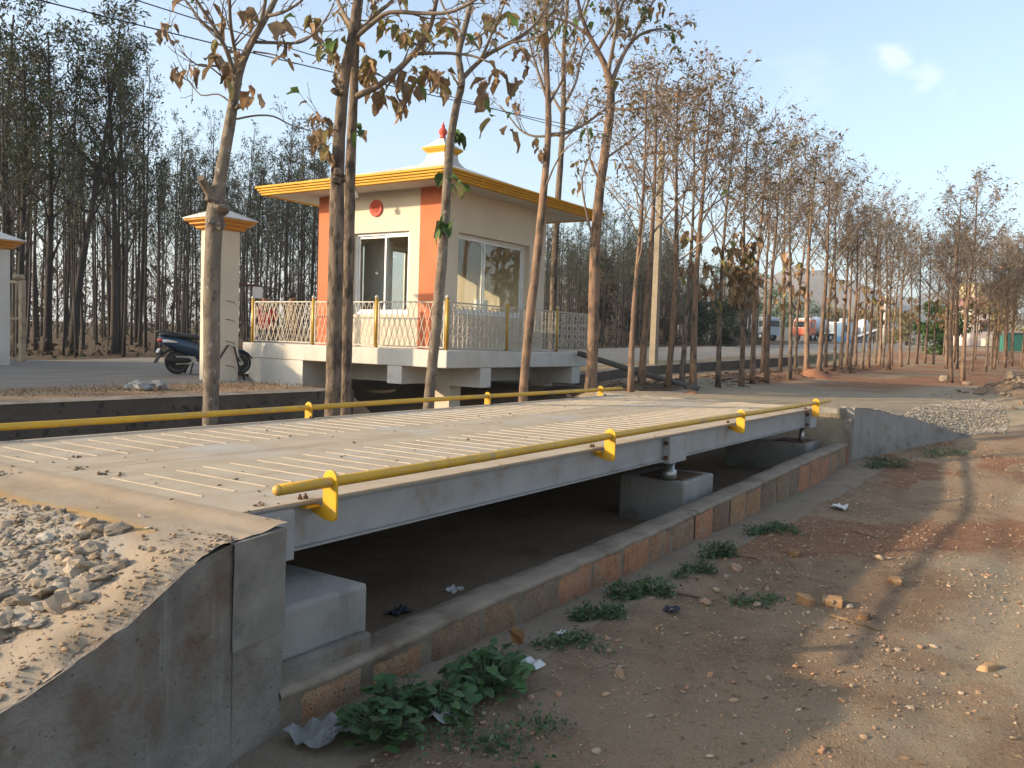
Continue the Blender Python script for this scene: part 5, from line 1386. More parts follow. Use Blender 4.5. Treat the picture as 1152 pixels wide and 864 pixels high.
mb = MB(); mb.bar((-.345, 0, .50), (-.385, 0, .42), .15, .012); sp(mb, 'number_plate', M['plate'])
mb = MB(); mb.loft([(-.37, .66, .05, .03), (-.34, .66, .1, .045), (-.22, .68, .13, .03)], 12); sp(mb, 'tail_light', M['lens_red'])
for sg in (-1, 1):
    mb = MB(); mb.loft([(-.31, .645, .03, .03, sg * .115), (-.22, .645, .045, .03, sg * .125), (-.05, .63, .012, .012, sg * .15)], 10); sp(mb, 'indicator', M['lens_clear'])
mb = MB(); mb.tube([(-.05, -.15, .80), (-.28, -.14, .83), (-.38, -.08, .83), (-.38, .08, .83), (-.28, .14, .83), (-.05, .15, .80)], .014, 8); sp(mb, 'grab_rail', M['seat'])
mb = MB(); mb.lathe([(.02, .1), (.05, .05), (.058, -.3), (.045, -.4), (.02, -.41)], (.12, -.16, .28), 12, axis='x'); sp(mb, 'exhaust', M['dark'])
mb = MB(); mb.box(-.05, .32, -.1, .1, .2, .36); sp(mb, 'engine_case', M['steel'])
for sg in (-1, 1):
    mb = MB(); mb.tube([(.28, sg * .09, .24), (.2, sg * .17, .01)], .014, 6); sp(mb, 'stand', M['dark'])

# ================================================================== two people behind the railing
def person(loc, rz, shirt, trouser, label, h=1.66, sit=False, pose=0):
    P = thing('person', loc, label, 'person', rz=rz)
    k = h / 1.7
    J = [(0, 0, .94), (0, 0, 1.16), (0, .005, 1.40), (0, .01, 1.49), (0, .025, 1.60), (0, .02, 1.68)]
    R_ = [(.135, .10), (.13, .09), (.15, .085), (.05, .05), (.077, .092), (.06, .07)]
    E_ = [(0, 1), (1, 2), (2, 3), (3, 4), (4, 5)]
    def chain(root, pts, rad):
        a = root
        for p, r in zip(pts, rad):
            J.append(p); R_.append((r, r)); E_.append((a, len(J) - 1)); a = len(J) - 1
        return a
    for sg in (-1, 1):
        chain(0, [(sg * .095, 0, .88), (sg * .1, .015, .48), (sg * .1, -.02, .09), (sg * .105, .12, .04)], [.088, .06, .043, .035])
        if pose == 0: hand = chain(2, [(sg * .19, 0, 1.38), (sg * .23, -.02, 1.10), (sg * .17, .2, .98), (sg * .14, .27, .98)], [.052, .04, .03, .032])
        else: hand = chain(2, [(sg * .19, 0, 1.38), (sg * .235, -.03, 1.09), (sg * .23, .05, .84), (sg * .225, .065, .76)], [.052, .04, .03, .032])
        hp = Vector(J[hand])
        for q in range(4): chain(hand, [tuple(hp + Vector((sg * (-.02 + .014 * q), .035, -.035 - .004 * (q % 2)))), tuple(hp + Vector((sg * (-.022 + .014 * q), .04, -.075)))], [.009, .007])
        chain(hand, [tuple(hp + Vector((-sg * .035, .03, -.01))), tuple(hp + Vector((-sg * .04, .05, -.035)))], [.01, .008])
    me = bpy.data.meshes.new('body'); me.from_pydata([tuple(c * k for c in p) for p in J], E_, [])
    M_skin = M['skin'] if 'skin' in M else M.setdefault('skin', mat('skin', (.20, .105, .065), (.17, .09, .055), 5, .55))
    me.materials.append(M_skin)
    o = bpy.data.objects.new('body', me); COL.objects.link(o); o.parent = P
    sk = o.modifiers.new('skin', 'SKIN'); sk.use_smooth_shade = True
    for i_, r in enumerate(R_): me.skin_vertices[0].data[i_].radius = (r[0] * k, r[1] * k)
    me.skin_vertices[0].data[0].use_root = True
    sb = o.modifiers.new('sub', 'SUBSURF'); sb.levels = 1; sb.render_levels = 2
    def garment(name, joints, radii, edges, m):
        me = bpy.data.meshes.new(name); me.from_pydata([tuple(c * k for c in p) for p in joints], edges, [])
        me.materials.append(m)
        g_ = bpy.data.objects.new(name, me); COL.objects.link(g_); g_.parent = P
        s1 = g_.modifiers.new('skin', 'SKIN'); s1.use_smooth_shade = True
        for i_, r in enumerate(radii): me.skin_vertices[0].data[i_].radius = (r[0] * k, r[1] * k)
        me.skin_vertices[0].data[0].use_root = True
        s2 = g_.modifiers.new('sub', 'SUBSURF'); s2.levels = 1; s2.render_levels = 2
    arm = [(-.23, -.02, 1.12), (.23, -.02, 1.12)]
    garment('shirt', [(0, 0, .86), (0, 0, 1.16), (0, .005, 1.39), (0, .01, 1.455), (-.19, 0, 1.385), arm[0], (.19, 0, 1.385), arm[1]],
            [(.165, .125), (.155, .112), (.17, .105), (.07, .065), (.07, .07), (.062, .062), (.07, .07), (.062, .062)], [(0, 1), (1, 2), (2, 3), (2, 4), (4, 5), (2, 6), (6, 7)], shirt)
    garment('trousers', [(0, 0, .93), (-.095, 0, .86), (-.1, .015, .48), (-.1, -.02, .11), (.095, 0, .86), (.1, .015, .48), (.1, -.02, .11)],
            [(.15, .118), (.105, .105), (.08, .08), (.066, .066), (.105, .105), (.08, .08), (.066, .066)], [(0, 1), (1, 2), (2, 3), (0, 4), (4, 5), (5, 6)], trouser)
    mb = MB(); c_ = Vector((0, -.0, 1.645)) * k
    b0 = len(mb.v)
    for p in ICO2: mb.v.append((c_.x + p.x * .094 * k, c_.y - .004 + p.y * .108 * k, c_.z + p.z * .088 * k + .02))
    for f_ in ICO2F:
        if sum(mb.v[b0 + q][2] for q in f_) / 3 > c_.z - .01 - .25 * max(0, -(sum(mb.v[b0 + q][1] for q in f_) / 3)) + .5 * max(0, sum(mb.v[b0 + q][1] for q in f_) / 3 - .02): mb.face(tuple(b0 + q for q in f_), 0, None, True)
    mb.build('hair', M['dark'], P, local=True)
    mb = MB()
    for sg in (-1, 1): mb.rock((sg * .032 * k, .112 * k, 1.605 * k), .011, random.Random(1), flat=1)
    mb.build('eyes', M['dark'], P, local=True)
    mb = MB(); mb.loft([(-.014, 0, .006, .022), (.0, .004, .012, .026), (.014, -.006, .006, .022)], 8); n_ = mb.build('nose', M_skin, P, local=True); n_.location = (0, .118 * k, 1.585 * k)
    mb = MB(); mb.bar((-.024 * k, .108 * k, 1.54 * k), (.024 * k, .108 * k, 1.54 * k), .012, .008); mb.build('mouth', M['red'], P, local=True)
    for sg in (-1, 1):
        mb = MB(); mb.rock((sg * .084 * k, .02 * k, 1.6 * k), .022, random.Random(2), flat=1.3, sub=1); mb.build('ear', M_skin, P, local=True)
    return P
def cloth(name, c): return mat(name, c, tuple(x * .8 for x in c), 7, .9)
pa = at_axis(297, 384, 1, 15.5); pz = Hs(pa.x, pa.y)
person((pa.x, pa.y, pz), 2.6, cloth('red_shirt_cloth', (.42, .03, .045)), cloth('grey_trouser_cloth', (.09, .10, .13)), 'person in a red shirt standing behind the lattice railing', 1.69, pose=0)
pa = at_axis(327, 384, 1, 15.3); pz = Hs(pa.x, pa.y)
person((pa.x, pa.y, pz), -2.2, cloth('khaki_shirt_cloth', (.30, .22, .12)), cloth('brown_trouser_cloth', (.14, .10, .07)), 'dark haired person in a tan shirt standing behind the lattice railing beside the cabin wall', 1.74, pose=1)

# ================================================================== far side of the road
DD = 112.0
def gpt(px, d=DD):
    p = at(px, 390, d); p.z = Hs(p.x, p.y); return p
rgt = Vector((RM[0][0], RM[1][0], 0)).normalized(); fwd = Vector((-RM[0][2], -RM[1][2], 0)).normalized()
S = DD / F_PX
FZ = math.atan2(rgt.y, rgt.x)
def far_thing(name, px, label, cat, d=DD, group=None, turn=0):
    p = gpt(px, d)
    return thing(name, tuple(p), label, cat, group, FZ + turn)
def lb(x0, x1, y0, y1, z0, z1):
    mb = MB(); mb.box(x0, x1, y0, y1, z0, z1); return mb
def put(mb, name, m, root, par=None, bv=0):
    o = mb.build(name, m, root, local=True)
    if par: o.parent = par
    if bv: bevel(o, bv)
    return o
def wheels(root, xs_, r_, y0, y1):
    for x in xs_:
        for y in (y0, y1):
            mb = MB(); mb.lathe([(r_ * .6, -.15), (r_, -.15), (r_, .15), (r_ * .6, .15)], (x, y, r_), 16, axis='y'); o = put(mb, 'wheel', M['dark'], root)
            mb = MB(); mb.lathe([(r_ * .2, -.17), (r_ * .55, -.16), (r_ * .55, .16), (r_ * .2, .17)], (x, y, r_), 12, axis='y'); put(mb, 'rim', M['chrome'], root, o)
pw = paint('lorry_white', (.66, .68, .70), .4); pgry = paint('lorry_blue_grey', (.36, .42, .46), .45); por = paint('lorry_orange', (.62, .10, .035), .4); pbl = paint('plant_blue', (.20, .33, .46), .5); pcr = paint('trailer_cream', (.55, .50, .42), .6)
dg = paint('dark_glass', (.03, .035, .04), .15)
def mixer(px, cabm, drumm, label, flip=1, d=DD, turn=0):
    t = far_thing('mixer_lorry', px, label, 'lorry', d, None, turn)
    f_ = flip
    X_ = lambda a, b_: (min(a * f_, b_ * f_), max(a * f_, b_ * f_))
    wheels(t, [-2.6 * f_, -1.4 * f_, 2.2 * f_], .5, -1.0, 1.0)
    put(lb(*X_(-3.6, 3.0), -.5, .5, .75, 1.0), 'chassis', M['dark'], t)
    mb = MB(); a, b_ = X_(1.6, 3.2); mb.prism([(a, .7), (b_, .7), (b_, 1.6) if f_ > 0 else (b_, 2.75), (b_ - .2, 2.75) if f_ > 0 else (b_, 2.75 + .001), (a, 2.75) if f_ > 0 else (a + .2, 2.75), (a, 1.6 + .001)], 1, -1.15, 1.15)
    c_ = put(mb, 'cab', cabm, t, bv=.06)
    put(lb(*X_(2.0, 2.9), -1.165, -1.152, 1.7, 2.45), 'side_window', dg, t, c_)
    put(lb(*X_(3.19, 3.215), -1.0, 1.0, 1.75, 2.5), 'windscreen', dg, t, c_)
    put(lb(*X_(1.7, 2.9), -1.0, 1.0, 2.76, 2.95), 'roof_spoiler', pw, t, c_)
    mb = MB(); mb.lathe([(.3, -3.3), (.75, -2.9), (1.15, -1.6), (1.2, -.6), (.95, .6), (.6, 1.3)], (0, 0, 2.05), 20, axis='x')
    if f_ < 0:
        mb.v = [(-q[0], q[1], q[2]) for q in mb.v]
    put(mb, 'drum', drumm, t)
    mb = MB(); mb.bar((-3.2 * f_, 0, 2.4), (-4.0 * f_, 0, 1.3), .5, .3); put(mb, 'chute', pgry, t)
mixer(914, por, paint('drum_pale', (.55, .58, .62), .4), 'orange-cabbed mixer lorry with a pale drum parked across the road', -1, 112, .75)
mixer(848, pgry, pw, 'blue-grey mixer lorry parked across the road left of the cream wall', 1, 108, -1.1)
t = far_thing('parked_lorry', 937, 'white-cabbed lorry parked between the orange mixer and the blue plant cabin', 'lorry', 118, None, .8)
wheels(t, [-1.5, 1.2], .5, -1, 1); put(lb(-2.2, 2, -.5, .5, .7, .95), 'chassis', M['dark'], t); c_ = put(lb(.4, 2.0, -1.1, 1.1, .9, 2.7), 'cab', pw, t, bv=.08); put(lb(.8, 1.8, -1.115, -1.102, 1.7, 2.4), 'side_window', dg, t, c_); put(lb(-2.2, .3, -1.1, 1.1, 1.0, 2.5), 'cargo_body', pgry, t, bv=.04)
t = far_thing('compound_wall', 879, 'cream compound wall standing between the two mixer lorries', 'wall', 116)
put(lb(-1.6, 1.6, -.12, .12, -.2, 1.75), 'wall', pcr, t); put(lb(-1.65, 1.65, -.17, .17, 1.752, 1.83), 'coping', M['concrete'], t)
t = far_thing('plant_cabin', 951, 'pale blue batching plant cabin with a white tank on top', 'cabin', 108)
put(lb(-.85, .85, -1, 1, 0, .7), 'base', paint('strong_blue', (.07, .21, .42), .5), t); b_ = put(lb(-.8, .8, -.95, .95, .702, 2.45), 'cabin_body', pbl, t, bv=.03); put(lb(-.5, .1, -.97, -.955, 1.3, 2.1), 'window', dg, t, b_); put(lb(.25, .65, -.97, -.955, .75, 2.1), 'door', pgry, t, b_); put(lb(-.75, -.1, -.5, .5, 2.46, 3.0), 'tank', pw, t, bv=.05)
t = far_thing('silo', 970, 'round white silo on legs beside the conveyor', 'silo', 112)
mb = MB(); mb.lathe([(.25, .7), (.75, 1.4), (.8, 2.4), (.72, 2.7), (.45, 2.95), (.1, 3.05)], (0, 0, 0), 20); put(mb, 'vessel', pw, t)
for a in (-.5, .5):
    for b_ in (-.5, .5): put(lb(a - .05, a + .05, b_ - .05, b_ + .05, -.1, 1.5), 'leg', pbl, t)
t = far_thing('conveyor', 978, 'white inclined conveyor rising to the right behind the row of trees', 'conveyor', 104)
mb = MB(); mb.bar((-2.2, 0, .5), (2.6, 0, 2.35), .7, .16); put(mb, 'belt_trough', pw, t)
mb = MB(); mb.bar((-2.2, 0, .26), (2.6, 0, 2.1), .5, .12); put(mb, 'truss', M['dark'], t)
for xx in (-1.2, .6, 2.0):
    for yy in (-.3, .3): put(lb(xx - .05, xx + .05, yy - .04, yy + .04, -.1, .35 + (xx + 2.2) * .385), 'leg', M['dark'], t)
t = far_thing('hopper', 966, 'blue and white aggregate hopper under the low end of the conveyor', 'hopper', 108)
mb = MB(); mb.lathe([(.3, .5), (.9, 1.5), (.9, 1.9)], (0, 0, 0), 4, smooth=False); put(mb, 'bin', pw, t)
for a in (-.6, .6):
    for b_ in (-.5, .5): put(lb(a - .05, a + .05, b_ - .05, b_ + .05, -.1, 1.4), 'leg', pbl, t)
p = gpt(994, 84); t = thing('street_pole', tuple(p), 'pale grey tubular pole standing behind the trees beside the conveyor', 'pole')
mb = MB(); mb.lathe([(.2, -.2), (.17, 2), (.12, 4.9)], tuple(p), 14); mb.build('shaft', M['pole_grey'], t)
mb = MB(); mb.lathe([(.3, -.1), (.3, .12), (.22, .2)], tuple(p), 14); mb.build('base', M['concrete'], t)
# buildings in the distance
t = far_thing('house', 1102, 'pinkish white house with a dull red roof seen through the right hand grove', 'house', 95)
w_ = put(lb(-2.2, 2.2, -2, 2, 0, 4.2), 'wall', paint('house_wall', (.62, .50, .45), .9), t)
mb = MB(); mb.prism([(-2.7, 4.1), (2.7, 4.1), (1.6, 5.4), (-1.6, 5.4)], 1, -2.5, 2.5); put(mb, 'roof', paint('house_roof', (.30, .15, .12), .9), t, bv=.03)
for xx in (-1.2, .6): put(lb(xx, xx + .8, -2.03, -2.004, 1.6, 2.8), 'window', dg, t, w_)
t = far_thing('yellow_building', 1104, 'pale yellow building with a balcony above the red roofed house', 'building', 120)
w_ = put(lb(-2.5, 3.5, -2, 2, 0, 8.6), 'wall', paint('yellow_wall', (.46, .36, .2), .9), t); put(lb(-3, 4, -2.8, -2.01, 7.0, 7.2), 'balcony', paint('balcony_wall', (.46, .38, .24), .9), t, w_)
for xx in (-1.7, .4, 2.2): put(lb(xx, xx + .8, -2.03, -2.004, 7.3, 8.3), 'window', dg, t, w_)
t = far_thing('roadside_shed', 1143, 'green sheeted shed low between trunks at the right edge', 'shed', 60)
put(lb(-1.1, 1.4, -.8, .8, .1, 1.35), 'green_sheet', paint('green_sheet_paint', (.03, .15, .11), .6), t); put(lb(-1.2, 1.5, -.9, .9, 1.36, 1.44), 'roof', paint('shed_roof', (.30, .27, .25), .8), t)
t = far_thing('parked_car', 1097, 'small white car parked behind the trees right of the round bush', 'car', 100)
mb = MB(); mb.loft([(-1.7, .65, .6, .2), (-1.5, .68, .78, .3), (0, .7, .8, .34), (1.3, .66, .78, .28), (1.7, .58, .6, .2)], 16, 0, 4); put(mb, 'body', pw, t); mb = MB(); mb.loft([(-1.3, 1.0, .5, .1), (-.9, 1.15, .66, .28), (.2, 1.18, .66, .28), (.8, 1.0, .6, .08)], 16, 0, 3.5); put(mb, 'cabin_glass', dg, t); wheels(t, [-1.05, 1.05], .3, -.7, .7)
t = far_thing('water_box', 1110, 'cream plastic crate box standing right of the small white car', 'box', 88)
put(lb(-.4, .4, -.4, .4, .1, .8), 'box_body', paint('cream_box', (.6, .52, .38), .6), t, bv=.03); put(lb(-.43, .43, -.43, .43, .801, .86), 'lid', paint('cream_lid', (.62, .55, .42), .6), t)
t = far_thing('roadside_building', 778, 'low grey-white building glimpsed through trunks right of the electricity pole', 'building', 100)
w_ = put(lb(-1.9, 2.2, -1.5, 1.5, 0, 2.4), 'wall', paint('grey_wall', (.40, .38, .37), .9), t); put(lb(-2.1, 2.4, -1.7, 1.7, 2.401, 2.55), 'roof', M['concrete'], t); put(lb(-.6, .1, -1.53, -1.504, 0, 1.9), 'door', dg, t, w_); put(lb(.8, 1.6, -1.53, -1.504, .9, 1.8), 'window', dg, t, w_)

def leafy_tree(px, d, ytop, wpx, label, seed, kind='leaf_bush', trunk=True, low=.0, n=2600, cat='tree', name='leafy_tree', lo=.6):
    p = at(px, 400, d); p.z = Hs(p.x, p.y); rr_ = random.Random(seed)
    h = h_for(p, ytop); wd = wpx / F_PX * d / 2
    t = thing(name, tuple(p), label, cat)
    mb = MB()
    q = Vector(p)
    mb.tube([q + Vector((0, 0, -.1)), q + Vector((.05, 0, h * .3)), q + Vector((0, .1, h * .7))], [wd * .07 + .04, wd * .05 + .03, .03], 7)
    for k in range(7):
        a = k * 2.4; e = q + Vector((0, .05, h * (.25 + .05 * k))); mb.tube([e, e + Vector((math.cos(a) * wd * .4, math.sin(a) * wd * .4, h * .14)), e + Vector((math.cos(a) * wd * .7, math.sin(a) * wd * .7, h * .2))], [.05, .035, .01], 5)
    mb.build('trunk', M['bark_dark'], t)
    mb = MB(); cl = []
    for k in range(26):
        a = rr_.uniform(0, 6.28); zz = rr_.uniform(low, 1); r_ = wd * math.sqrt(max(.05, 1 - ((zz - .5) * 1.7) ** 2)) * rr_.uniform(.25, .95)
        cl.append((q + Vector((math.cos(a) * r_, math.sin(a) * r_, h * zz * .94)), wd * rr_.uniform(.22, .42)))
    for _ in range(n):
        c_, r_ = cl[rr_.randrange(len(cl))]
        v_ = rvec(rr_, 1)
        if v_.length < .2: continue
        v_ = v_.normalized() * rr_.uniform(.5, 1.05)
        pp = c_ + Vector((v_.x * r_, v_.y * r_, v_.z * r_ * .8))
        if pp.z < p.z + .05: continue
        L = wd * .07 + .12
        small_leaf(mb, pp, v_ + rvec(rr_, .8), L * rr_.uniform(.7, 1.4), L * .5, rr_, 0, lo, 1.35)
    mb.build('foliage', M[kind], t)
leafy_tree(1058, 50, 338, 50, 'round dark green bush standing in front of the far grove on the right', 1, 'leaf_bush', low=.0, n=4200, name='green_bush', cat='bush')
leafy_tree(872, 138, 322, 56, 'broad green tree behind the cream compound wall', 2, low=.15)
leafy_tree(846, 132, 340, 34, 'smaller green tree beside the broad one behind the lorries', 3, low=.15)
leafy_tree(905, 142, 340, 44, 'mid green tree behind the orange mixer lorry', 4, low=.15)
leafy_tree(940, 142, 348, 48, 'low olive tree on the foot of the hill behind the blue cabin', 5, 'leaf_olive', low=.15)
leafy_tree(975, 145, 345, 46, 'low olive tree on the foot of the hill behind the conveyor', 6, 'leaf_olive', low=.15)
leafy_tree(817, 62, 332, 44, 'large dark green bush at the edge of the road left of the blue-grey lorry', 7, 'leaf_forest', low=.0, n=4200, name='green_bush', cat='bush')
leafy_tree(786, 66, 322, 40, 'dark bushy tree behind the orange-brown trunk at the far edge of the road', 8, 'leaf_forest', low=.0, n=3600)
leafy_tree(752, 64, 318, 40, 'dark bushy tree between the electricity pole and the next trunk at the road edge', 9, 'leaf_brown_forest', low=.0, n=3600)
leafy_tree(715, 62, 300, 46, 'brown bushy tree left of the electricity pole at the far edge of the road', 10, 'leaf_brown_forest', low=.0, n=3600)
leafy_tree(675, 60, 282, 50, 'tall brown bushy tree right of the cabin across the road', 12, 'leaf_brown_forest', low=.0, n=4200)
leafy_tree(1130, 85, 300, 60, 'yellowing tree behind the green sheeted shed', 13, 'leaf_olive', low=.2, n=2400)
leafy_tree(1020, 90, 340, 50, 'olive bushy tree behind the far end of the roadside row', 14, 'leaf_olive', low=.0, n=2400)
# palm
p = at(757, 395, 66); p.z = Hs(p.x, p.y)
def palm(px, d, ytop, label, seed):
    p = at(px, 395, d); p.z = Hs(p.x, p.y); h = h_for(p, ytop) * .8; rr_ = random.Random(seed)
    t = thing('palm_tree', tuple(p), label, 'palm tree', 'palms')
    mb = MB(); mb.tube([p + Vector((0, 0, -.1)), p + Vector((.1, 0, h * .5)), p + Vector((0, .1, h))], [.17, .13, .11], 8); mb.build('trunk', M['bark'], t)
    for k in range(13):
        mb = MB(); a = k * 2.4; q = p + Vector((0, .1, h)); d_ = Vector((math.cos(a), math.sin(a), rr_.uniform(.3, 1.3))).normalized(); pts = [q.copy()]
        for j in range(8): d_ = (d_ + Vector((0, 0, -.2))).normalized(); pts.append(pts[-1] + d_ * .26)
        mb.tube(pts, [.02 - .002 * j for j in range(9)], 3, cap=False)
        for j in range(1, 9):
            s_ = (pts[j] - pts[j - 1]).cross(UP).normalized()
            for m_ in range(3):
                b_ = pts[j - 1].lerp(pts[j], m_ / 3)
                for sg in (-1, 1): small_leaf(mb, b_, s_ * sg + (pts[j] - pts[j - 1]) * 2 + Vector((0, 0, -.3)), .45 * (1 - .07 * j), .05, rr_)
        mb.build('frond', M['leaf_bush'], t)
palm(812, 74, 285, 'palm whose fronds show to the right of the orange-brown trunk', 4)
palm(850, 90, 295, 'palm crown showing behind the bunch of hanging brown leaves', 5)

# hills
def hill(px, ypk, wpx, d, seed):
    mb = MB(); c_ = at(px, 400, d); c_.z = 0; hh = (394 - ypk) / F_PX * d + .78; wr = wpx / F_PX * d
    n, m_ = 40, 14
    for i_ in range(n + 1):
        for j in range(m_ + 1):
            u = (i_ / n - .5) * 2; v_ = (j / m_ - .5) * 2
            f_ = max(0, 1 - u * u) ** 1.4 * max(0, math.cos(v_ * PI / 2))
            f_ *= .72 + .56 * float(fbm(u * 5 + seed, v_ * 1.5 + seed, 95, 5))
            q = c_ + rgt * (u * wr) + fwd * (v_ * wr * .7); mb.v.append((q.x, q.y, -6 + (hh + 6) * f_))
    for i_ in range(n):
        for j in range(m_):
            k = i_ * (m_ + 1) + j; mb.face((k, k + m_ + 1, k + m_ + 2, k + 1), 0, None, True)
    tag(mb.build('hill', M['hill']), kind='structure')
hill(905, 310, 210, 1000, 1); hill(1010, 324, 240, 1250, 4); hill(700, 372, 330, 1500, 9); hill(1250, 360, 250, 1500, 12)
# ================================================================== stones, litter, weeds
rs = random.Random(17)
def gz_(x, y): return Hs(x, y)
GRAVEL_TINTS = [(.92, .81, .67), (.82, .72, .60), (.95, .87, .76), (.72, .65, .57), (1.02, .95, .85), (.86, .71, .54)]  # warm grey and tan stone tones, drawn at random
def shade_(t, k): return tuple(q * k for q in t)
mb = MB()
n = 0
while n < 11000:                                   # loose stones bedded on the left ramp
    x = rs.uniform(.45, 1.98); y = rs.uniform(2.3, 5.6)
    lo = 2.68 + .4 * float(ss(1.6, 1.97, x)) + .12 * (float(vn(x * 5, y * 5, 8)) - .5)
    if y < lo or x > 1.93 + .04 * (float(vn(x * 9, y * 9, 3)) - .5): continue
    big = rs.random(); r_ = .004 + .012 * rs.random() ** 2 if big < .92 else rs.uniform(.015, .03)
    if y - lo < .3 and rs.random() < .10: r_ = rs.uniform(.03, .052)
    tt = rs.choice(GRAVEL_TINTS); mb.rock((x, y, ramp_z(x, y) + r_ * .1), r_, rs, 0, shade_(tt, rs.uniform(.65, 1.05)), .6, int(r_ > .016)); n += 1
for _ in range(900):
    x = 2.12 + rs.gauss(0, .09); y = rs.uniform(4.6, 6.6); r_ = rs.uniform(.004, .013)
    if x < 2.33: mb.rock((x, y, ramp_z(x, y) + r_ * .3), r_, rs, 0, rs.choice(GRAVEL_TINTS))
tag(mb.build('gravel', M['stone']), 'coarse angular grey gravel spread over the near ramp', 'gravel', kind='stuff')
mb = MB(); n = 0
while n < 6500:                                   # pale chippings on the far ramp
    x = rs.uniform(13.0, 20.5); y = rs.uniform(-.2, 3.2)
    e = y - float(wing_y(x))
    if x < 15.9 and (e < -.02 or e > 1.15 + .4 * (float(vn(x * 2, y * 2, 4)) - .5)): continue
    if x >= 15.9 and ((x - 15.9) / 4.2) ** 2 + ((y - 1.75) / .75) ** 2 > 1: continue
    if x < 13.9 and rs.random() > (x - 13) / .9: continue
    r_ = rs.uniform(.01, .024); mb.rock((x, y, gz_(x, y) + r_ * .3), r_, rs, 0, shade_(rs.choice([(1, .98, .95), (1.1, 1.08, 1.05), (.7, .7, .7), (1.2, 1.12, 1.0)]), rs.uniform(.6, 1.0)), .7); n += 1
tag(mb.build('gravel', M['stone']), 'pale crushed stone heaped beside the far wing wall', 'gravel', kind='stuff')
mb = MB(); n = 0
while n < 10500:                                   # pebbles and clods on the foreground earth
    x = rs.uniform(1.6, 15); y = rs.uniform(-2.2, 2.2)
    px, py, d = px_of((x, y, -.85))
    if not (250 < px < 1190 and py < 900): continue
    dens = float(fbm(x * 1.1, y * 1.1, 61)) + .4 * math.exp(-((x - 4.7) ** 2 / .4 + (y - .85) ** 2 / .08)) + .6 * math.exp(-((x - 5.4) ** 2 / .12 + (y - 1.25) ** 2 / .03)) + .2 * math.exp(-((y - 2.0) / .25) ** 2)
    if rs.random() > (dens - .32) * 2.4: continue
    k = rs.random(); r_ = .0025 + .008 * k ** 3 if rs.random() < .94 else rs.uniform(.009, .022)
    tt = rs.choice([(.95, .74, .55), (.8, .6, .44), (1, .86, .7), (.75, .66, .56), (1.0, .62, .42)])
    mb.rock((x, y, gz_(x, y) + r_ * .25), r_, rs, 0, tt, .7); n += 1
tag(mb.build('pebbles', M['stone']), 'scattered pebbles and clods over the trodden brown earth', 'pebbles', kind='stuff')
mb = MB()
for _ in range(3000):                             # straw, chips and dead leaves
    x = rs.uniform(2, 13); y = rs.gauss(1.2, .8)
    if y > 2.2 or y < -1.5: continue
    a = rs.uniform(0, 6.28); L = rs.uniform(.012, .05)
    small_leaf(mb, (x, y, gz_(x, y) + .006), Vector((math.cos(a), math.sin(a), .12)), L, L * rs.uniform(.1, .5), rs, 0, .6, 1.5)
for _ in range(1600):
    x = rs.uniform(4, 40); y = rs.uniform(6.8, 9.6)
    if Hs(x, y) > 1: continue
    a = rs.uniform(0, 6.28); L = rs.uniform(.08, .22)
    big_leaf(mb, (x, y, gz_(x, y) + .03), Vector((math.cos(a), math.sin(a), .2)), L, rs, 0, .4, None, 2)
for _ in range(900):
    x = rs.uniform(5, 12); y = rs.gauss(10.8, .5)
    if y < 9.95: continue
    small_leaf(mb, (x, y, gz_(x, y)), rvec(rs, .6) + UP * .7, rs.uniform(.05, .16), .012, rs, 0, .6, 1.3)
tag(mb.build('leaf_litter', M['litter']), 'straw, chips and fallen dead leaves lying on the earth', 'litter', kind='stuff')
mb = MB()
for _ in range(1000):                             # crumbling clods along the broken lip of the ramp
    x = rs.uniform(.4, 2.1); y = wl_y(x) + abs(rs.gauss(0, .16)) + .01; r_ = .0025 + .01 * rs.random() ** 3
    mb.rock((x, y, ramp_z(x, y) + r_ * .2), r_, rs, 0, rs.choice([(.85, .66, .48), (.68, .52, .38), (.95, .78, .6), (.6, .5, .4)]), .7)
tag(mb.build('clods', M['stone']), 'crumbs of dry earth along the broken lip of the near ramp', 'clods', kind='stuff')
mb = MB()
for _ in range(5200):                             # dry grass stubble on the foreground
    x = rs.uniform(2.2, 14); y = rs.gauss(1.5, .5)
    if y > 2.28 or float(fbm(x * 1.4, y * 1.4, 63)) < .47: continue
    L = rs.uniform(.015, .055); small_leaf(mb, (x, y, gz_(x, y) - .002), rvec(rs, .8) + UP * .7, L, .0035, rs, 0 if rs.random() < .65 else 1, .6, 1.3)
tag(mb.build('dry_grass', [M['litter'], M['weed_grey']]), 'sparse dry grass stubble over the shaded earth', 'grass', kind='stuff')
mb = MB()
for _ in range(700):                              # grit on the deck and approach
    x = rs.uniform(1.9, 12); y = rs.uniform(2.75, 5.95); r_ = rs.uniform(.003, .009) if rs.random() < .9 else rs.uniform(.01, .018)
    if x < 2.4 or rs.random() < .35: mb.rock((x, y, (.002 if x > 2.36 else ramp_z(x, y)) + r_ * .2), r_, rs, 0, rs.choice([(.5, .4, .3), (.6, .5, .4), (.35, .28, .22)]), .6)
for (px, py, k) in ((92, 527, 6), (115, 533, 7), (140, 534, 5), (345, 548, 5), (290, 568, 5), (88, 515, 3)):
    for _ in range(k):
        p = at_axis(px + rs.uniform(-6, 6), py + rs.uniform(-2, 2), 2, .0); r_ = rs.uniform(.006, .016); mb.rock((p.x, p.y, .002 + r_ * .3), r_, rs, 0, (.45, .34, .25), .6)
tag(mb.build('grit', M['stone']), 'specks of grit and dried mud dropped on the deck plates', 'grit', kind='stuff')

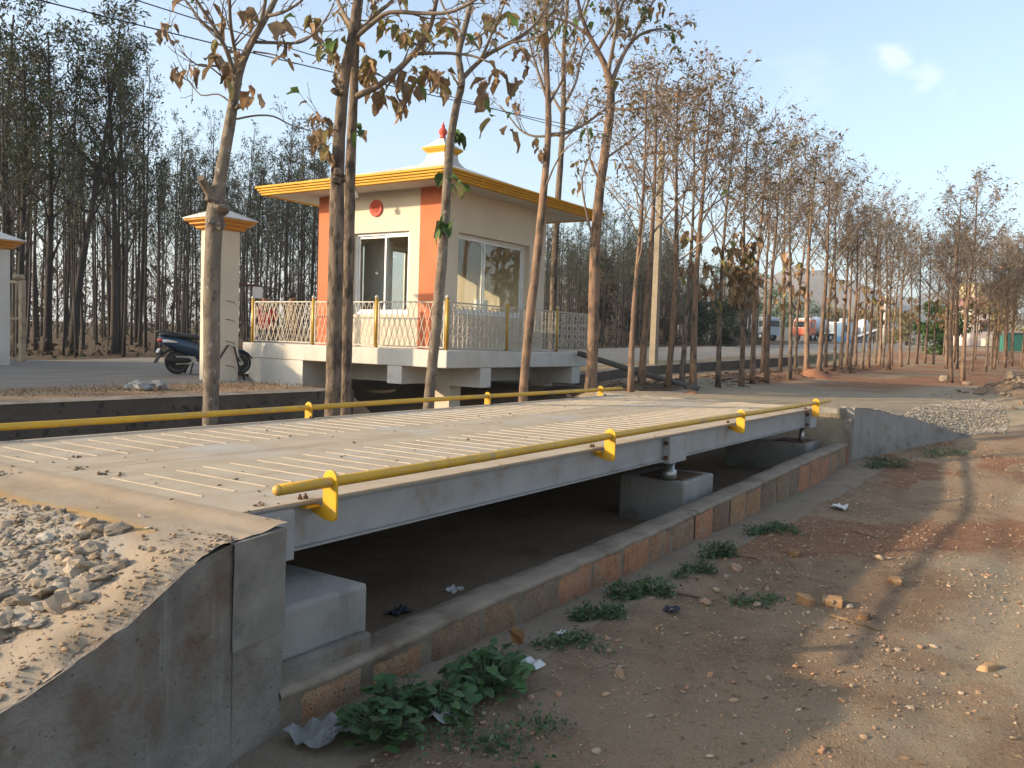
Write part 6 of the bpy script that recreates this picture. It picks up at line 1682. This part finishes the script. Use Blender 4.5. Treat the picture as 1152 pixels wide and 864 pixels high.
def stone(px, py, wpx, label, m='stone', tint=(1, .85, .66), flat=.8, group=None, zoff=0, name='stone', cat='stone', pt=None):
    p = pt or drop(px, py, 1.2); d = px_of(p)[2]; r_ = wpx / F_PX * d / 2
    rr_ = random.Random(int(px * 7 + py)); mb = MB(); mb.rock((p.x, p.y, p.z + r_ * flat * .35), r_, rr_, 0, tint, flat, 1)
    o = mb.build(name, M[m]); return tag(o, label, cat, group)
def on_ramp(px, py):
    d = 1.2
    while d < 8:
        p = at(px, py, d)
        if p.z <= ramp_z(p.x, p.y): break
        d += .01
    return p
stone(852, 689, 13, 'lone pale yellow stone with a long shadow on the sunlit earth')
bx = drop(1008, 661, 2)
def brick_bit(px, py, wpx, label, tint, rot, asp=(1, .6, .45)):
    p = drop(px, py, 2); d = px_of(p)[2]; L = wpx / F_PX * d / 2; mb = MB(); ca, sa = math.cos(rot), math.sin(rot); rj = random.Random(int(px))
    mb.obox((p.x, p.y, p.z + L * asp[2] * .8), Vector((ca, sa, .08)) * L, Vector((-sa, ca, 0)) * L * asp[1], Vector((-.06, 0, 1)) * L * asp[2], 0, tint)
    mb.v = [(q[0] + rj.uniform(-.3, .3) * L, q[1] + rj.uniform(-.3, .3) * L, q[2] + rj.uniform(-.25, .2) * L) for q in mb.v]
    o = mb.build('brick_piece', M['brick']); bv_ = o.modifiers.new('bv', 'BEVEL'); bv_.width = L * .14; bv_.segments = 1; return tag(o, label, 'brick piece')
brick_bit(1008, 661, 20, 'tan brick piece lying in the sun above the pebbly patch', (1.2, .95, .7), .5)
brick_bit(1110, 772, 22, 'pale brick piece with a long shadow at the lower right', (1.3, 1.1, .85), -.4)
stone(990, 631, 11, 'small tan stone beside the brick piece in the sun')
brick_bit(908, 684, 17, 'yellowish lump at the left of the little brick heap', (1.1, .85, .6), .9, (1, .8, .7))
brick_bit(938, 692, 19, 'largest tan lump at the front of the little brick heap', (1.15, .9, .65), .3, (1, .75, .6))
brick_bit(933, 681, 17, 'grey lump at the back of the little brick heap', (.75, .72, .68), 1.4, (1, .7, .5))
brick_bit(972, 704, 14, 'dark tan lump just right of the little brick heap', (.8, .6, .42), .1, (1, .7, .5))
brick_bit(893, 628, 16, 'flat brown lump above the little brick heap', (.8, .58, .42), .2, (1, .6, .4))
stone(829, 643, 15, 'reddish stone among the weeds below the block wall', tint=(.95, .66, .5))
stone(793, 680, 14, 'brown stone at the edge of the weedy spoil', tint=(.85, .62, .46))
stone(806, 678, 10, 'small pale stone at the edge of the weedy spoil', tint=(1, .85, .7))
stone(757, 690, 9, 'little orange stone near the dark rag in the spoil', tint=(1, .6, .36))
stone(620, 738, 6, 'tiny pale pebble beside the big leafy weed', tint=(1.1, 1, .85))
stone(604, 742, 6, 'tiny brown pebble beside the big leafy weed', tint=(.9, .7, .5))
stone(697, 776, 14, 'lone brown clod in the shaded foreground', tint=(.75, .52, .36))
stone(955, 690, 10, 'grey stone behind the largest lump of the little brick heap', tint=(.8, .75, .7))
stone(159, 580, 9, 'small grey stone alone on the dusty approach slab', pt=on_ramp(160, 582), tint=(1, .98, .95))
stone(165, 592, 11, 'pale flat stone at the tip of the gravel on the approach slab', pt=on_ramp(166, 595), tint=(1.1, 1.0, .85), flat=.5)
stone(92, 635, 26, 'largest triangular stone at the lower edge of the ramp gravel', pt=on_ramp(93, 640), tint=(1.05, .92, .74))
stone(75, 630, 18, 'squarish stone left of the largest one at the lower edge of the ramp gravel', pt=on_ramp(76, 634), tint=(1, .86, .68))
stone(70, 652, 22, 'long flat stone below the two big ones at the edge of the ramp gravel', pt=on_ramp(68, 655), tint=(.95, .86, .74), flat=.5)
stone(33, 652, 20, 'pale blocky stone leftmost at the edge of the ramp gravel', pt=on_ramp(35, 655), tint=(1.05, .95, .8))
stone(50, 607, 18, 'bright grey stone in the middle of the ramp gravel', pt=on_ramp(50, 608), tint=(1.15, 1.1, 1.0))
for k, (px, py, w_, lab) in enumerate(((1062, 429, 18, 'pale boulder lowest on the right hand spoil heap'), (1137, 428, 20, 'pale boulder at the top right of the spoil heap'), (1150, 434, 16, 'pale boulder cut by the right edge on the spoil heap'), (1128, 447, 10, 'square stone half way down the spoil heap'), (1140, 461, 9, 'pinkish stone at the foot of the spoil heap'), (1088, 433, 12, 'flat stone near the foot of the tall pair of trees'))):
    stone(px, py, w_ * .8, lab, tint=(.72, .60, .49))
mb = MB()
for _ in range(520):
    x = rs.gauss(22.6, 1.3); y = rs.gauss(.9, .7); r_ = .012 + .07 * rs.random() ** 4
    mb.rock((x, y, gz_(x, y) + r_ * .3), r_, rs, 0, shade_(rs.choice([(.75, .62, .5), (.6, .5, .42), (.9, .78, .66)]), rs.uniform(.6, 1.0)), .75)
tag(mb.build('rubble', M['stone']), 'broken rubble spilling down the dark spoil heap at the right edge', 'rubble', kind='stuff')
# earth mounds in the tree row
for (px, py, w_, lab) in ((915, 425, 40, 'small orange earth mound at the foot of the roadside trees'), (778, 443, 26, 'red earth mound around the orange-brown trunk')):
    p = drop(px, py); d = px_of(p)[2]; r_ = w_ / F_PX * d / 2; mb = MB(); rr_ = random.Random(px)
    for i_ in range(13):
        for j in range(20):
            a = j * 2 * PI / 20; rr2 = i_ / 12
            mb.v.append((p.x + rr2 * r_ * 1.2 * math.cos(a), p.y + rr2 * r_ * 1.2 * math.sin(a), p.z - .06 + r_ * .55 * math.cos(rr2 * PI / 2) ** 1.3 * (.8 + .4 * float(fbm(math.cos(a) * rr2 * 3 + px, math.sin(a) * rr2 * 3, 7)))))
    for i_ in range(12):
        for j in range(20):
            q = i_ * 20 + j; mb.face((q, i_ * 20 + (j + 1) % 20, (i_ + 1) * 20 + (j + 1) % 20, (i_ + 1) * 20 + j), 0, None, True)
    M['mound'] = M.get('mound') or mat('orange_earth', (.34, .15, .075), (.27, .12, .06), 8, .97, bump=.8, bscale=18, bdist=.04)
    tag(mb.build('earth_mound', M['mound']), lab, 'earth mound')
# rubble sack on the road verge
p = Vector((6.45, 10.25, 0)); mb = MB(); rr_ = random.Random(4)
p = at(166, 444, 12.2); p.z = Hs(p.x, p.y)
for k in range(9): mb.rock(p + Vector((rr_.uniform(-.2, .2), rr_.uniform(-.15, .15), .03)), rr_.uniform(.08, .14), rr_, 0, None, .8, 1)
tag(mb.build('spilled_cement', M['sack']), 'grey lump of spilled cement on the verge above the ditch', 'cement heap')

# trash
def wrapper(px, py, wpx, label, m='paper', seed=1, z=None, name='wrapper'):
    if z is None: p = drop(px, py, 1.2)
    else: p = at_axis(px, py, 2, z)
    d = px_of(p)[2]; r_ = wpx / F_PX * d / 2; rr_ = random.Random(seed); mb = MB(); n = 5
    for i_ in range(n + 1):
        for j in range(n + 1): mb.v.append((p.x + (i_ / n - .5) * 2 * r_, p.y + (j / n - .5) * 1.5 * r_, p.z + .004 + r_ * rr_.uniform(.0, .5)))
    for i_ in range(n):
        for j in range(n): q = i_ * (n + 1) + j; mb.face((q, q + n + 1, q + n + 2, q + 1), 0, None, False)
    o = mb.build(name, M[m]); sd = o.modifiers.new('thick', 'SOLIDIFY'); sd.thickness = .002; return tag(o, label, 'litter')
wrapper(510, 666, 20, 'white crumpled wrapper on the pit floor behind the block wall', z=-.86, seed=3)
wrapper(924, 533, 18, 'white scrap of paper on the apron by the far end of the block wall', seed=4)
wrapper(943, 578, 22, 'pale torn scrap lying on the brown earth in the middle distance', seed=5)
wrapper(632, 720, 14, 'pale scrap beside the apron above the big leafy weeds', seed=6)
wrapper(995, 519, 20, 'yellow and black rag on the weed clump below the far wing wall', 'litter', seed=7)
M['rag'] = mat('dark_rag', (.04, .045, .06), (.03, .03, .04), 9, .9)
wrapper(755, 693, 20, 'dark rag trodden into the spoil below the weeds', 'rag', seed=8, name='rag')
wrapper(450, 690, 26, 'black plastic scrap in the dark corner of the pit beside the stepped pedestal', 'rag', z=-.85, seed=9, name='rag')
wrapper(365, 845, 74, 'large grey cement bag scrap under the leafy weeds at the bottom edge', 'sack', seed=10, name='sack_scrap')
wrapper(500, 818, 52, 'white card scrap under the leafy weeds at the bottom edge', seed=11)
wrapper(594, 766, 34, 'crumpled pale paper right of the big leafy weeds', seed=12)
mb = MB(); p = drop(583, 740, 2); big_leaf(mb, p + Vector((0, 0, .02)), Vector((.1, .2, 1)), .1, random.Random(3), 0, .7, (1.3, 1.0, .6)); big_leaf(mb, p + Vector((.02, 0, .02)), Vector((-.2, .3, .8)), .09, random.Random(5), 0, .7, (1.3, 1.0, .6))
tag(mb.build('dead_leaf', M['leaf_dry']), 'upright brown dead leaf standing right of the big leafy weeds', 'leaf')
for (px, py, px2, py2, lab) in ((822, 626, 850, 637, 'pale broken stick lying below the block wall'), (760, 672, 792, 676, 'thin pale stick on the weedy spoil'), (955, 598, 985, 608, 'thin grey twig on the pale earth'), (935, 706, 990, 712, 'dark twig across the little brick heap')):
    a, b_ = drop(px, py, 2), drop(px2, py2, 2); mb = MB(); mb.tube([a + Vector((0, 0, .012)), (a + b_) / 2 + Vector((0, .01, .016)), b_ + Vector((0, 0, .012))], [.008, .009, .006], 6)
    tag(mb.build('stick', M['litter']), lab, 'stick')

def lobed_leaf(mb, p, d, R_, rr, col):
    """a rounded five-lobed weed leaf held nearly level"""
    nrm = (UP + rvec(rr, .55)).normalized(); u = d - nrm * d.dot(nrm); u.normalize(); v_ = nrm.cross(u)
    n = 20; b = len(mb.v); mb.v.append(tuple(p))
    for k in range(n + 1):
        a = -2.6 + 5.2 * k / n; r_ = R_ * (.68 + .32 * abs(math.cos(a * 1.45))) * rr.uniform(.94, 1.06)
        q = Vector(p) + u * (math.cos(a) * r_ + R_ * .35) + v_ * math.sin(a) * r_ - nrm * (.22 * r_ * rr.uniform(.5, 1.2)); mb.v.append(tuple(q))
    t = rr.uniform(.7, 1.25); c_ = tuple(x * t for x in col)
    for k in range(n): mb.face((b, b + 1 + k, b + 2 + k), 0, c_, True)
def leafy_weed(px, py, n, R_, Hh, sp_, label, seed, name='broad_leaved_weed'):
    p = drop(px, py, 1.2); rr_ = random.Random(seed); t = thing(name, tuple(p), label, 'weed', 'broad leaved weeds at the foot of the wall'); st = MB(); lf = MB()
    for _ in range(n):
        a = rr_.uniform(0, 6.28); r_ = sp_ * math.sqrt(rr_.random()); h_ = Hh * rr_.uniform(.3, 1.0) * (1 - .4 * r_ / sp_)
        e = p + Vector((math.cos(a) * r_, math.sin(a) * r_, h_)); d = Vector((math.cos(a + rr_.uniform(-.7, .7)), math.sin(a + rr_.uniform(-.7, .7)), 0))
        st.tube([p + Vector((math.cos(a) * r_ * .2, math.sin(a) * r_ * .2, -.01)), p + Vector((math.cos(a) * r_ * .6, math.sin(a) * r_ * .6, h_ * .75)), e], [.004, .003, .002], 4, cap=False)
        lobed_leaf(lf, e, d, R_ * rr_.uniform(.55, 1.15), rr_, (rr_.uniform(.85, 1.15), 1, rr_.uniform(.85, 1.1)))
    st.build('stems', M['weed_grey'], t); lf.build('leaves', M['weed'], t)
leafy_weed(428, 842, 90, .036, .18, .16, 'broad leaved weed nearest the camera, left end of the clump by the wall', 1)
leafy_weed(450, 805, 55, .03, .2, .14, 'taller thin weed reaching up against the first blocks of the wall', 2)
leafy_weed(492, 812, 70, .034, .16, .15, 'broad leaved weed in the middle of the clump by the wall', 3)
leafy_weed(545, 790, 110, .036, .2, .19, 'largest broad leaved weed at the right end of the clump by the wall', 4)
leafy_weed(556, 756, 50, .026, .15, .15, 'greyer weed behind the largest broad leaved one', 5)
def creeping_weed(px, py, n, spx, hgt, label, seed, asp=.5, group='creeping weeds along the apron'):
    p = drop(px, py, 2); d = px_of(p)[2]; sp_ = spx / F_PX * d / 2; rr_ = random.Random(seed); mb = MB()
    cl = [(-.8 + 1.6 * q / 8, rr_.gauss(0, .3)) for q in range(9)]
    for _ in range(n):
        cx_, cy_ = rr_.choice(cl); a = cx_ + rr_.gauss(0, .17); b_ = cy_ + rr_.gauss(0, .2)
        q = p + rgt * (a * sp_) + fwd * (b_ * sp_ * asp * 2.2); q.z = Hs(q.x, q.y) + hgt * rr_.random() ** 1.6
        small_leaf(mb, q, rvec(rr_, 1) + UP * .35, rr_.uniform(.022, .05), rr_.uniform(.01, .02), rr_, 0 if rr_.random() < .6 else 1)
    o = mb.build('creeping_weed' if n >= 500 else 'grass', [M['weed'], M['weed_grey']])
    tag(o, label, 'weed', group) if n >= 500 else tag(o, label, 'grass', kind='stuff')
creeping_weed(720, 672, 1100, 70, .09, 'bushy grey-green weed in the middle of the spoil line along the apron', 21)
creeping_weed(672, 706, 700, 60, .07, 'low weed mat where the spoil line begins right of the leafy clump', 22)
creeping_weed(808, 632, 700, 40, .11, 'dark upright weed tuft below the red blocks of the wall', 23)
creeping_weed(782, 652, 500, 50, .07, 'small weed tuft beside the dark upright one', 24)
creeping_weed(868, 602, 800, 60, .05, 'flat spreading weed alone on the apron edge', 25)
creeping_weed(997, 527, 900, 48, .12, 'dense dark weed clump at the foot of the far wing wall', 26)
creeping_weed(1062, 516, 500, 60, .09, 'thin weed strip at the foot of the tapering end of the far wing wall', 27)
creeping_weed(640, 740, 350, 80, .05, 'sparse weed beside the crumpled pale paper', 28)
creeping_weed(560, 830, 450, 160, .05, 'thin grass tuft in the bottom foreground below the leafy weeds', 29)
creeping_weed(850, 690, 300, 60, .04, 'sparse weed in the shade left of the little brick heap', 30)

# thin dusty air
mb = MB(); mb.box(-1650, 2650, -1650, 2650, -9, 150)
hz_ = bpy.data.materials.new('dusty_air'); hz_.use_nodes = True
hn = hz_.node_tree; hn.nodes.remove(hn.nodes['Principled BSDF'])
pv = hn.nodes.new('ShaderNodeVolumePrincipled'); pv.inputs['Color'].default_value = (.86, .90, .95, 1); pv.inputs['Density'].default_value = .00048; pv.inputs['Anisotropy'].default_value = .2
hn.links.new(pv.outputs[0], hn.nodes['Material Output'].inputs['Volume'])
hz = mb.build('haze', hz_); tag(hz, kind='stuff')
C.cycles.volume_bounces = 0
